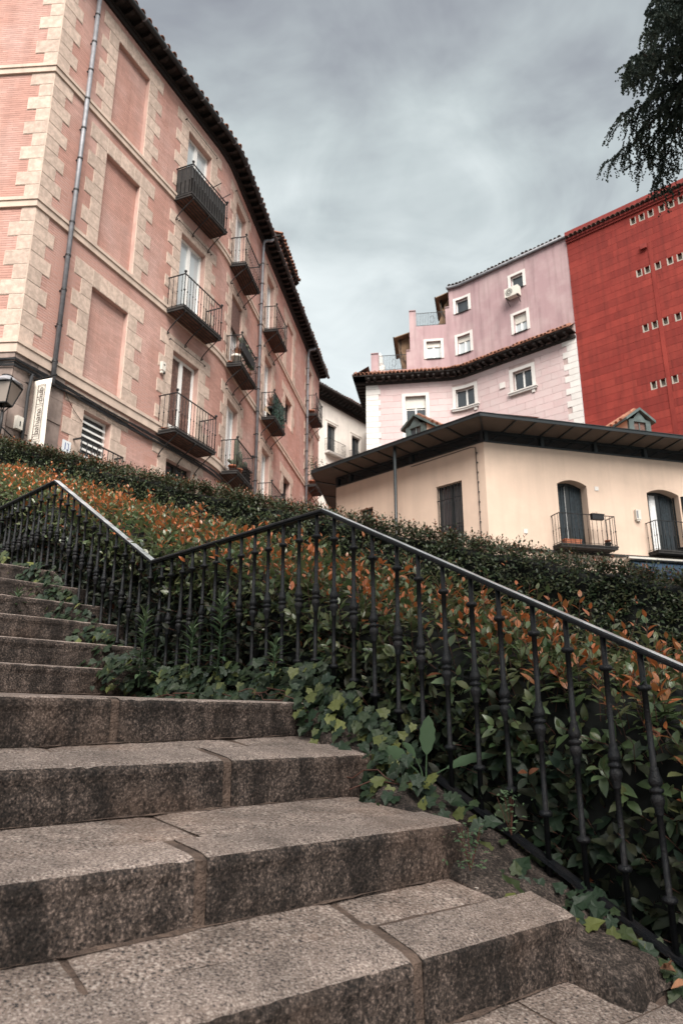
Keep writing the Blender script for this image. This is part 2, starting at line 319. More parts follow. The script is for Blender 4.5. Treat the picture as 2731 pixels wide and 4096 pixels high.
class Path:
    """plan line of a facade: straight and curved runs; P(s, z, out) gives the world point"""
    def __init__(self, start, runs, s0=0.0):
        # runs: (length, yaw_start, yaw_end)
        S = [s0]; X = [np.array(start, float)]; Y = []
        for ln, a, b in runs:
            k = 1 if a == b else 12
            for i in range(k):
                y = a + (b - a) * (i + 0.5) / k; Y.append(y); S.append(S[-1] + ln / k); X.append(X[-1] + yv(y)[:2] * ln / k)
        self.S = np.array(S); self.X = np.array(X); self.yaw = np.array(Y)
        nrm = []
        for i in range(len(S)):
            ys = [Y[j] for j in (i - 1, i) if 0 <= j < len(Y)]
            ns = [np.array((yv(y)[1], -yv(y)[0])) for y in ys]; n = sum(ns); n = n / np.linalg.norm(n)
            nrm.append(n / max(0.3, float(np.dot(n, ns[0]))))
        self.N = np.array(nrm)
    def P(self, s, z, out=0.0):
        s = np.asarray(s, float)
        i = np.clip(np.searchsorted(self.S, s, side='right') - 1, 0, len(self.S) - 2)
        t = ((s - self.S[i]) / (self.S[i + 1] - self.S[i]))[..., None]
        xy = self.X[i] * (1 - t) + self.X[i + 1] * t + (self.N[i] * (1 - t) + self.N[i + 1] * t) * np.asarray(out, float)[..., None]
        return np.concatenate([xy, np.broadcast_to(np.asarray(z, float), s.shape)[..., None]], -1)
    def frame(self, s):
        i = int(np.clip(np.searchsorted(self.S, s, side='right') - 1, 0, len(self.yaw) - 1)); d = yv(self.yaw[i])
        return d, np.array((d[1], -d[0], 0.0))
    def cuts(self, a, b): return [a] + [float(x) for x in self.S if a + 1e-4 < x < b - 1e-4] + [b]
    def box(self, mb, a, b, z0, z1, o0, o1, z0b=None, z1b=None):
        c = self.cuts(a, b)
        for u, w in zip(c, c[1:]):
            q = lambda s, z, o: self.P(s, z, o)
            mb.hexa([q(u, z0, o1), q(w, z0, o1), q(w, z0, o0), q(u, z0, o0), q(u, z1, o1), q(w, z1, o1), q(w, z1, o0), q(u, z1, o0)])
        return mb
    def quad(self, mb, a, b, z0, z1, o=0.0):
        c = self.cuts(a, b)
        for u, w in zip(c, c[1:]):
            mb.add([self.P(u, z0, o), self.P(w, z0, o), self.P(w, z1, o), self.P(u, z1, o)], [(0, 1, 2, 3)])
        return mb
    def wall(self, mb, a, b, z0, z1, holes, o=0.0):
        """wall sheet with openings (s0,s1,z0,z1,depth): cells outside the holes plus reveals"""
        zs = sorted({z0, z1} | {z for h in holes for z in h[2:4] if z0 < z < z1})
        for za, zb in zip(zs, zs[1:]):
            ex = sorted((h[0], h[1]) for h in holes if h[2] < (za + zb) / 2 < h[3]); x = a
            for e0, e1 in ex:
                if e0 > x: self.quad(mb, x, e0, za, zb, o)
                x = max(x, e1)
            if x < b: self.quad(mb, x, b, za, zb, o)
        for h in holes:
            q = lambda s, z, oo: self.P(s, z, oo); i = o - h[4]
            c = self.cuts(h[0], h[1])
            mb.add([q(h[0], h[2], o), q(h[0], h[3], o), q(h[0], h[3], i), q(h[0], h[2], i)], [(0, 1, 2, 3)])
            mb.add([q(h[1], h[2], o), q(h[1], h[2], i), q(h[1], h[3], i), q(h[1], h[3], o)], [(0, 1, 2, 3)])
            for u, w in zip(c, c[1:]):
                mb.add([q(u, h[3], o), q(w, h[3], o), q(w, h[3], i), q(u, h[3], i)], [(0, 1, 2, 3)])
                mb.add([q(u, h[2], o), q(u, h[2], i), q(w, h[2], i), q(w, h[2], o)], [(0, 1, 2, 3)])
        return mb

def clip_spans(a, b, ex):
    """[a,b] minus the intervals ex"""
    out = [(a, b)]
    for e0, e1 in ex:
        nx = []
        for u, w in out:
            if e1 <= u or e0 >= w: nx.append((u, w)); continue
            if e0 > u: nx.append((u, e0))
            if e1 < w: nx.append((e1, w))
        out = nx
    return out
# ------------------------------------------------------------------ shared building pieces
def window(path, s0, s1, z0, z1, depth, parent, leaves=2, panel=0.0, pane='glass', blind=0.0, frame='white', w=0.06, curtain=None, bars=0):
    fr = MB(); i = -depth; fo = i + 0.05
    path.box(fr, s0, s0 + w, z0, z1, i, fo); path.box(fr, s1 - w, s1, z0, z1, i, fo)
    path.box(fr, s0 + w, s1 - w, z1 - w, z1, i, fo - 0.004); path.box(fr, s0 + w, s1 - w, z0, z0 + w + panel, i, fo - 0.004)
    for k in range(1, leaves):
        sm = s0 + (s1 - s0) * k / leaves; path.box(fr, sm - w * 0.9, sm + w * 0.9, z0 + w, z1 - w, i, fo + 0.006)
    for k in range(bars):
        zb = z0 + panel + (z1 - z0 - panel) * (k + 1) / (bars + 1); path.box(fr, s0 + w, s1 - w, zb - 0.02, zb + 0.02, i + 0.005, fo - 0.008)
    f = fr.build('window_frame', M[frame], parent)
    for k in range(leaves):
        a, b = s0 + (s1 - s0) * k / leaves + w * 0.9, s0 + (s1 - s0) * (k + 1) / leaves - w * 0.9
        pm = MB(); path.box(pm, a, b, z0 + w + panel, z1 - w, i + 0.002, i + 0.014); pm.build('pane', M[pane], f)
    if curtain:
        cm = MB(); path.box(cm, s0 + w, s1 - w, z0 + w, z1 - w, i - 0.06, i - 0.05); cm.build('curtain', M[curtain], f)
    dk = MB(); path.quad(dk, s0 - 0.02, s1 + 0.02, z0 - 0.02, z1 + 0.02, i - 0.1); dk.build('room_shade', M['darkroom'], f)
    if blind:
        bm_ = MB(); zb = z1 - (z1 - z0) * blind; n = max(3, int((z1 - zb) / 0.07))
        for k in range(n):
            a = zb + (z1 - zb) * k / n; path.box(bm_, s0 + 0.01, s1 - 0.01, a, a + (z1 - zb) / n * 0.9, fo + 0.008, fo + 0.03)
        bm_.build('roller_blind', M['plastic'] if blind < 1 else M['doorwood'], f)
    return f

_balmesh = {}
def bar_mesh(h, r=0.009, collars=True, m='iron'):
    k = (round(h, 3), r, collars, m)
    if k not in _balmesh:
        pr = [(r, 0), (r, h * 0.5 - 0.02)] + ([(r * 2.1, h * 0.5 - 0.012), (r * 2.1, h * 0.5 + 0.012)] if collars else []) + [(r, h * 0.5 + 0.02), (r, h)]
        _balmesh[k] = MB().lathe(pr, n=5).mesh('baluster', M[m], True)
    return _balmesh[k]
def put(name, me, parent, loc, rotz=0.0):
    o = link(name, me, parent); o.location = loc
    if rotz: o.rotation_euler = (0, 0, rotz)
    return o

def balcony(path, s0, s1, z, depth, parent, h=0.97, n=14, nside=4, brackets=3, slabm='slab', finials=True, under=True, thin=0.009, slabh=0.09, brdrop=0.5):
    sl = MB(); path.box(sl, s0, s1, z - slabh, z, 0.012, depth); path.box(sl, s0 - 0.015, s1 + 0.015, z - slabh * 0.35, z + 0.012, 0.014, depth + 0.02)
    B = sl.build('balcony', M[slabm], parent)
    if under:
        k = 5
        for j in range(k):
            o0 = 0.05 + (depth - 0.09) * j / k; m = MB(); path.box(m, s0 + 0.04, s1 - 0.04, z - slabh - 0.012, z - slabh + 0.004, o0 + 0.012, o0 + (depth - 0.09) / k * 0.62)
            m.build('underside_brick', M['undertile'], B)
    hr = MB(); o = depth - 0.02; P = path.P
    cs = path.cuts(s0 + 0.02, s1 - 0.02)
    pts = [P(s0 + 0.02, z + h, 0.0)] + [P(s, z + h, o) for s in cs] + [P(s1 - 0.02, z + h, 0.0)]
    for a, b in zip(pts, pts[1:]): hr.bar(a, b, 0.035, 0.018)
    lr = MB(); pts = [P(s0 + 0.02, z + 0.06, 0.0)] + [P(s, z + 0.06, o) for s in cs] + [P(s1 - 0.02, z + 0.06, 0.0)]
    for a, b in zip(pts, pts[1:]): lr.bar(a, b, 0.02, 0.012)
    lr.build('lower_rail', M['iron'], B)
    hr.build('handrail', M['iron'], B)
    bm_ = bar_mesh(h, thin); cm_ = bar_mesh(h, thin * 1.7)
    for k in range(n + 1):
        s = s0 + 0.02 + (s1 - s0 - 0.04) * k / n; put('baluster', cm_ if k in (0, n) else bm_, B, P(s, z, o))
    for s in (s0 + 0.02, s1 - 0.02):
        for k in range(nside): put('baluster', bm_, B, P(s, z, o * (k + 0.35) / nside))
    if finials:
        for s in (s0 + 0.02, s1 - 0.02):
            q = P(s, z + h, o); MB().lathe([(0.012, 0), (0.018, 0.02), (0.01, 0.035)], q, 6).ball(q + np.array((0, 0, 0.07)), 0.042).build('finial', M['iron'], B, True)
    for k in range(brackets):
        s = s0 + 0.12 + (s1 - s0 - 0.24) * k / max(1, brackets - 1); m = MB(); L = depth + 0.02
        cv = [P(s, z - slabh, L * 0.97), P(s, z - slabh - 0.12 * brdrop, L * 0.86), P(s, z - slabh - 0.45 * brdrop, L * 0.5), P(s, z - slabh - 0.78 * brdrop, L * 0.2), P(s, z - slabh - 0.98 * brdrop, L * 0.07),
              P(s, z - slabh - 1.12 * brdrop, L * 0.05), P(s, z - slabh - 1.12 * brdrop, L * 0.13), P(s, z - slabh - 1.03 * brdrop, L * 0.14)]
        m.tube(cv, 0.016, 5); m.build('bracket', M['iron'], B, True)
    return B

def tile_mesh(r=0.10, l=0.42, m='terra'):
    mb = MB(); n = 7; V = []
    for y, rr in ((0, r), (l, r * 0.85)):
        for off in (0, -0.018):
            for j in range(n):
                t = math.pi * j / (n - 1); V.append(((rr + off) * math.cos(t), y, (rr + off) * math.sin(t)))
    F = []
    for j in range(n - 1):
        F += [(j, j + 1, 2 * n + j + 1, 2 * n + j), (n + j, 3 * n + j, 3 * n + j + 1, n + j + 1), (j, n + j, n + j + 1, j + 1), (2 * n + j, 2 * n + j + 1, 3 * n + j + 1, 3 * n + j)]
    return mb.add(V, F).mesh('roof_tile', M[m], True)
def eave_tiles(path, a, b, z, out, parent, pitch=0.24, r=0.10, slope=24, m='terra', l=0.42, jit=0.012):
    me = tile_mesh(r, l, m); n = int((b - a) / pitch)
    for k in range(n):
        s = a + pitch * (k + 0.5); d, nn = path.frame(s); p = path.P(s, z + rnd.uniform(-jit, jit), out + rnd.uniform(-jit, jit) * 2)
        o = link('roof_tile', me, parent)
        ax = np.array(-nn) * math.cos(R(slope)) + np.array((0, 0, math.sin(R(slope)))); x = d; zz = np.cross(x, ax)
        o.matrix_basis = Matrix(((x[0], ax[0], zz[0], p[0]), (x[1], ax[1], zz[1], p[1]), (x[2], ax[2], zz[2], p[2]), (0, 0, 0, 1)))
def rafters(path, a, b, pitch, w, h, o0, o1, z, parent, m='darkwood', nose=True):
    n = int((b - a) / pitch)
    me = None
    for k in range(n + 1):
        s = a + (b - a) * k / n; d, nn = path.frame(s)
        if me is None:
            mb = MB(); L = o1 - o0
            prof = [(0, 0), (L - 0.1, 0), (L - 0.03, 0.3 * h), (L, h * 0.55), (L, h), (0, h)] if nose else [(0, 0), (L, 0), (L, h), (0, h)]
            V = [(-w / 2, y, zz) for y, zz in prof] + [(w / 2, y, zz) for y, zz in prof]; q = len(prof)
            me = mb.add(V, [tuple(range(q))[::-1], tuple(range(q, 2 * q))] + [(j, (j + 1) % q, q + (j + 1) % q, q + j) for j in range(q)]).mesh('rafter', M[m])
        p = path.P(s, z, o0); o = link('rafter', me, parent); x = np.cross(nn, (0, 0, 1))
        o.matrix_basis = Matrix(((x[0], nn[0], 0, p[0]), (x[1], nn[1], 0, p[1]), (0, 0, 1, p[2]), (0, 0, 0, 1)))

def brick_spans(a, b, z0, z1, rects, pitch, ln, gap, stagger=0.5, jit=0.0):
    """brick rows between z0,z1 clipped around rects -> list (s0,s1,za,zb,full)"""
    out = []; n = int(round((z1 - z0) / pitch)); p = (z1 - z0) / n
    for r in range(n):
        za, zb = z0 + r * p, z0 + (r + 1) * p; zc = (za + zb) / 2
        ex = [(q[0], q[1]) for q in rects if q[2] < zc < q[3]]
        off = (r % 2) * ln * stagger; k0 = int(math.floor((a - off) / ln)) - 1; k1 = int(math.ceil((b - off) / ln)) + 1
        for k in range(k0, k1):
            u, w = max(a, off + k * ln), min(b, off + (k + 1) * ln)
            if w - u < 0.03: continue
            for x, y in (clip_spans(u, w, ex) if ex else [(u, w)]):
                if y - x > 0.035: out.append((x + gap / 3, y - gap / 3, za + gap / 2, zb - gap / 2, abs((w - u) - ln) < 1e-3 and (y - x) > ln - 1e-3))
    return out
def bricks_np(path, spans, o0, o1):
    A = np.array([s[:4] for s in spans], float); n = len(A); O = np.ones(n)
    c = [path.P(A[:, i], A[:, j], O * o) for o in (o1, o0) for i, j in ((0, 2), (1, 2), (1, 3), (0, 3))]
    V = np.stack(c, 1).reshape(-1, 3); b = (np.arange(n) * 8)[:, None]
    F = np.concatenate([b + np.array(f) for f in ((0, 1, 2, 3), (0, 4, 5, 1), (1, 5, 6, 2), (2, 6, 7, 3), (3, 7, 4, 0))], 0)
    return V, F

# ------------------------------------------------------------------ the brick building on the left
PA = Path(np.array((-6.375, 12.585)) - 7 * yv(94)[:2], [(6.9, 94, 94), (0.1, 94, 94), (0.1, 23, 23), (6.2, 23, 23), (1.3, 23, 9), (15.1, 9, 9)], -7.0)
def left_building():
    B = root('brick_building', 'tall pink brick building with pale stone quoins, iron balconies and a deep dark eave', 'building', (-6.375, 12.585, 3.0))
    G0, ZT, SE = 2.6, 17.35, 22.7
    cols = [(4.87, 6.07), (7.99, 9.10), (12.02, 13.10), (19.75, 20.75)]
    rows = [(6.96, 9.45), (10.42, 13.13), (13.97, 16.63)]
    holes = []; niches = []
    for z0, z1 in ((7.16, 9.50), (10.54, 13.20), (14.08, 16.68)): niches.append((1.78, 3.03, z0, z1, 0.11))
    niches.append((15.35, 16.5, 14.2, 16.48, 0.05))
    for c in cols:
        for r_ in rows: holes.append((*c, *r_, 0.24))
    gw = (1.94, 2.82, 4.35, 6.50, 0.22); holes.append(gw)
    holes.append((4.9, 6.0, 4.2, 6.40, 0.22)); holes.append((8.0, 9.1, 3.7, 6.2, 0.22))
    holes += [(15.35, 16.5, 11.85, 13.05, 0.26), (15.35, 16.5, 8.3, 9.48, 0.26)]
    wb = MB(); PA.wall(wb, -7, SE, G0, ZT + 0.25, holes + niches, 0.0)
    for n in niches: PA.quad(wb, n[0], n[1], n[2], n[3], -n[4])
    d, nn = PA.frame(22); e = PA.P(SE, 0, 0); bk = e - nn * 9
    wb.add([(*e[:2], G0), (*bk[:2], G0), (*bk[:2], ZT + 0.2), (*e[:2], ZT + 0.2)], [(0, 1, 2, 3)])
    wall = wb.build('wall', M['mortar'], B)
    # string courses
    bands = [(6.90, 7.17, 0.07), (10.30, 10.52, 0.055), (13.86, 14.07, 0.055)]
    for z0, z1, o in bands:
        m = MB(); PA.box(m, -7, SE, z0, z1, 0.0, o); PA.box(m, -7, SE, z1 - 0.07, z1 + 0.012, 0.0, o + 0.025); m.build('string_course', M['stoneband'], B)
    rects = [(-7, SE, z0, z1) for z0, z1, o in bands] + [h[:4] for h in holes + niches]
    joints = MB()
    def stone(name, a, b, z0, z1, near=True, far=None):
        rects.append((a, b, z0, z1)); g = 0.012
        PA.box(joints, a, b, z0, z1, 0.0, 0.013)
        if near: m = MB(); PA.box(m, a + g, b - g, z0 + g, z1 - g, 0.0, 0.02); m.build(name, M['stone'], B)
        else: PA.box(far, a + g, b - g, z0 + g, z1 - g, 0.0, 0.02)
    # corner quoins, both faces
    for z0, z1 in ((7.18, 10.30), (10.53, 13.86), (14.08, 17.3)):
        n = int(round((z1 - z0) / 0.345)); h = (z1 - z0) / n
        for k in range(n):
            lo = k % 2 == 1
            stone('quoin_stone', 0.0, 0.56 if lo else 0.36, z0 + k * h, z0 + (k + 1) * h)
            stone('quoin_stone', -0.52 if lo else -0.30, 0.0, z0 + k * h, z0 + (k + 1) * h)
            if k % 2 == 1: stone('quoin_stone', -2.1, -1.62, z0 + k * h, z0 + (k + 1) * h)
            else: stone('quoin_stone', -2.1, -1.85, z0 + k * h, z0 + (k + 1) * h)
    far = MB()
    def surround(h, near, lint=0.42, wide=0.57, nar=0.34):
        s0, s1, z0, z1 = h[:4]; n = max(2, int(round((z1 - z0) / 0.36))); ch = (z1 - z0) / n
        for k in range(n):
            w = wide if (n - 1 - k) % 2 == 1 else nar
            stone('jamb_stone', s0 - w, s0, z0 + k * ch, z0 + (k + 1) * ch, near, far); stone('jamb_stone', s1, s1 + w, z0 + k * ch, z0 + (k + 1) * ch, near, far)
        zt = z1; stone('lintel_stone', s0 - wide, s0, zt, zt + lint, near, far); stone('lintel_stone', s1, s1 + wide, zt, zt + lint, near, far)
        q = 5
        for k in range(q): stone('lintel_stone', s0 + (s1 - s0) * k / q, s0 + (s1 - s0) * (k + 1) / q, zt, zt + lint, near, far)
    for n in niches: surround(n, n[0] < 5)
    for h in holes: surround(h, h[1] < 10, lint=0.38 if h[2] > 6.5 else 0.36)
    jo = joints.build('stone_joint', M['joint'], B); jo['kind'] = 'stuff'
    fo = far.build('surround_stone', M['stone'], B); fo['kind'] = 'stuff'
    # grey stone base round the corner
    z = 6.9; rects.append((-7, 1.3, G0, 6.9))
    for k in range(8):
        z1 = z - 0.52
        for a, b in ((-7, -5.1), (-5.1, -3.3), (-3.3, -1.5), (-1.5, -0.55), (-0.55, 0.0), (0.0, 0.55), (0.55, 1.3)):
            m = MB(); o = 0.03 + 0.008 * ((k * 7 + int(a * 3)) % 3); PA.box(m, a + 0.006, b - 0.006, z1 + 0.01, z, 0.0, o); m.build('base_stone', M['plinth'], B)
        z = z1
    # bricks
    sp = brick_spans(-7, SE, G0 + 0.1, ZT, rects, 0.0585, 0.26, 0.008)
    V, F = bricks_np(PA, sp, 0.0, 0.005)
    cand = sorted([i for i, q in enumerate(sp) if q[4] and 0.3 < q[0] < 5.5 and q[2] > 6.2], key=lambda i: float(np.linalg.norm(V[i * 8])))[:300]
    cs = set(cand); keep = np.array([i not in cs for i in range(len(sp))])
    W = V.reshape(-1, 8, 3)[keep].reshape(-1, 3); nb = int(keep.sum()); b = (np.arange(nb) * 8)[:, None]
    F = np.concatenate([b + np.array(f) for f in ((0, 1, 2, 3), (0, 4, 5, 1), (1, 5, 6, 2), (2, 6, 7, 3), (3, 7, 4, 0))], 0)
    o = link('brickwork', mesh_np('brickwork', W, F, M['brick']), B); o['kind'] = 'stuff'
    bv = V.reshape(-1, 8, 3)[cand[0]]; c0 = bv.mean(0); bme = mesh_np('brick', bv - c0, np.array([(0, 1, 2, 3), (0, 4, 5, 1), (1, 5, 6, 2), (2, 6, 7, 3), (3, 7, 4, 0)]), M['brick'])
    for i in cand: put('brick', bme, B, V.reshape(-1, 8, 3)[i].mean(0))
    nsp = []
    for n in niches[:3]:
        v2, f2 = bricks_np(PA, brick_spans(n[0], n[1], n[2], n[3], [], 0.0585, 0.26, 0.008), -n[4], -n[4] + 0.005)
        o = link('niche_brickwork', mesh_np('niche_brickwork', v2, f2, M['brick']), B); o['kind'] = 'stuff'
    n = niches[3]; v2, f2 = bricks_np(PA, brick_spans(n[0], n[1], n[2], n[3], [], 0.0585, 0.26, 0.008), -n[4], -n[4] + 0.005)
    o = link('niche_brickwork', mesh_np('niche_brickwork', v2, f2, M['brick']), B); o['kind'] = 'stuff'
    # doors and windows
    for ci, c in enumerate(cols):
        for ri, r_ in enumerate(rows):
            if ci == 0 and ri == 0: window(PA, *c, *r_, 0.2, B, 2, 0.42, 'doorwood', w=0.075)
            elif ci == 1 and ri == 1: f = window(PA, *c, *r_, 0.2, B, 2, 0.3, 'paleglass', curtain='curtain', blind=0.0); m = MB(); PA.box(m, c[0] + 0.03, c[1] - 0.03, r_[1] - 1.05, r_[1] - 0.1, -0.08, -0.05); m.build('wooden_blind', M['doorwood'], f)
            else: window(PA, *c, *r_, 0.2, B, 2, 0.35 if ri < 2 else 0.2, 'paleglass', w=0.075, curtain='curtain')
    for h in holes:
        if h[0] == 15.35: window(PA, h[0], h[1], h[2], h[3], 0.22, B, 2, 0, 'glass', frame='darkwood')
        if h[0] in (4.9, 8.0): window(PA, h[0], h[1], h[2], h[3], 0.18, B, 2, 0, 'glass', frame='darkwood')
    # ground floor louvred window with its guard rail
    f = window(PA, *gw[:4], 0.2, B, 1, 0, 'glass', w=0.05)
    for k in range(13):
        z = gw[2] + 0.06 + k * 0.155; m = MB(); c = PA.cuts(gw[0] + 0.05, gw[1] - 0.05)
        m.hexa([PA.P(a, zz, o_) for (a, zz, o_) in ((c[0], z, -0.1), (c[-1], z, -0.1), (c[-1], z + 0.03, -0.17), (c[0], z + 0.03, -0.17), (c[0], z + 0.045, -0.1), (c[-1], z + 0.045, -0.1), (c[-1], z + 0.06, -0.17), (c[0], z + 0.06, -0.17))]); m.build('louvre_slat', M['white'], f)
    g = MB(); zt = 5.72
    g.bar(PA.P(1.72, zt, 0), PA.P(1.72, zt, 0.26), 0.03); g.bar(PA.P(1.72, zt, 0.26), PA.P(3.02, zt, 0.26), 0.035, 0.02); g.bar(PA.P(3.02, zt, 0.26), PA.P(3.02, zt, 0), 0.03)
    g.bar(PA.P(1.72, 4.5, 0.26), PA.P(3.02, 4.5, 0.26), 0.03, 0.02)
    G = g.build('window_guard', M['iron'], B)
    for k in range(9): put('guard_bar', bar_mesh(1.25, 0.011, False), G, PA.P(1.72 + 1.3 * k / 8, 4.48, 0.26))
    # curtain rods over the doors
    for c in cols[:3]:
        for r_ in rows:
            m = MB(); a, b = PA.P(c[0] - 0.22, r_[1] + 0.2, 0.07), PA.P(c[1] + 0.22, r_[1] + 0.2, 0.07); m.tube([a, b], 0.008, 5)
            m.bar(PA.P(c[0] - 0.22, r_[1] + 0.2, 0), a, 0.02); m.bar(PA.P(c[1] + 0.22, r_[1] + 0.2, 0), b, 0.02); m.ball(a, 0.024, 6); m.build('awning_rod', M['iron'], B)
    # balconies
    for ci, (a, b) in enumerate(((4.42, 6.24), (7.62, 9.28), (11.66, 13.3), (19.4, 20.95))):
        for ri, z in enumerate((6.95, 10.40, 13.93)):
            bal = balcony(PA, a, b, z, 0.58 if ci == 0 else 0.53, B, n=14 if ci == 0 else 12)
            if ci == 0 and ri == 2:
                m = MB(); o = 0.53
                for k in range(40): s = a + 0.04 + (b - a - 0.08) * k / 39; PA.box(m, s - 0.019, s + 0.019, z + 0.05, z + 0.95, o - 0.035, o - 0.02)
                for k in range(12):
                    for s in (a + 0.045, b - 0.045): PA.box(m, s - 0.006, s + 0.006, z + 0.05, z + 0.95, 0.03 + k * 0.041, 0.03 + k * 0.041 + 0.036)
                m.build('reed_screen', M['slab'], bal)
                m = MB()
                for t in (0.55, 0.82): m.bar(PA.P(a + (b - a) * t, z + 0.93, 0.5), PA.P(a + (b - a) * t + 0.02, z + 1.03, 0.85), 0.018)
                m.build('line_prop', M['iron'], bal)
    # downpipes
    def pipe(s, z0, z1, elbow, r=0.055):
        m = MB(); pts = [PA.P(s, z0, 0.12), PA.P(s, z1 - (0.25 if elbow else 0), 0.12)]
        if elbow: pts += [PA.P(s + 0.03, z1 - 0.1, 0.15), PA.P(s + 0.1, z1 - 0.03, 0.26), PA.P(s + 0.2, z1 + 0.02, 0.38), PA.P(s + 0.24, z1 + 0.12, 0.42)]
        m.tube(pts, r, 8); P_ = m.build('downpipe', M['zinc'], B, True); z = z0 + 0.5
        while z < z1 - 0.4:
            q = PA.P(s, z, 0.12); MB().lathe([(r * 1.2, -0.02), (r * 1.2, 0.02)], q, 8).bar(PA.P(s, z, 0.0), q, 0.03).build('pipe_collar', M['iron'], P_); z += 0.85
    pipe(0.88, 6.62, 17.5, False); pipe(10.95, 3.0, 17.35, True); pipe(19.3, 3.0, 17.35, True)
    # eave
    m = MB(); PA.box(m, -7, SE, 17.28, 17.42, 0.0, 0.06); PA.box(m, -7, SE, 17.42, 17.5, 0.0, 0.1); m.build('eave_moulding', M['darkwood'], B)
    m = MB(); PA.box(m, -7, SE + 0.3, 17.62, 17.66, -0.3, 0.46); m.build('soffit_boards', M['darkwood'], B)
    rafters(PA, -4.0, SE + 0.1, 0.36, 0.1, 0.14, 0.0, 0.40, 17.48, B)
    m = MB(); c = PA.cuts(-6.9, SE + 0.28); m.tube([PA.P(s, 17.58, 0.46) for s in c], 0.075, 8); m.build('gutter', M['gutter'], B, True)
    for k in range(26):
        s = -0.6 + k * 0.9; a = PA.P(s, 17.58, 0.46); MB().lathe([(0.082, -0.015), (0.082, 0.015)], (0, 0, 0), 8).mesh
        d, nn = PA.frame(s); mm = MB(); mm.tube([a - d * 0.02, a + d * 0.02], 0.084, 8); mm.build('gutter_clip', M['zinc'], B)
    m = MB(); c = PA.cuts(-7, SE + 0.3)
    for u, w in zip(c, c[1:]): m.add([PA.P(u, 17.67, 0.42), PA.P(w, 17.67, 0.42), PA.P(w, 19.3, -3.2), PA.P(u, 19.3, -3.2)], [(0, 1, 2, 3)])
    m.build('roof', M['darktile'], B)
    eave_tiles(PA, -3.0, SE + 0.2, 17.64, 0.49, B, 0.27, 0.095, 22)
    # attic storey set on the roof with its own tiled eave
    m = MB(); PA.box(m, 14.9, 18.2, 17.7, 20.35, -3.6, -0.95); AT = m.build('attic', M['mortar'], B)
    m = MB(); PA.box(m, 14.7, 18.4, 20.36, 20.42, -3.7, -0.2); m.build('attic_soffit', M['darkwood'], AT)
    rafters(PA, 14.8, 18.3, 0.34, 0.09, 0.13, -0.95, -0.24, 20.23, AT)
    eave_tiles(PA, 14.65, 18.45, 20.46, -0.14, AT, 0.25, 0.10, 22)
    m = MB(); m.add([PA.P(14.65, 20.46, -.2), PA.P(18.45, 20.46, -.2), PA.P(18.45, 21.8, -3.8), PA.P(14.65, 21.8, -3.8)], [(0, 1, 2, 3)]); m.build('attic_roof', M['terra'], AT)
left_building()

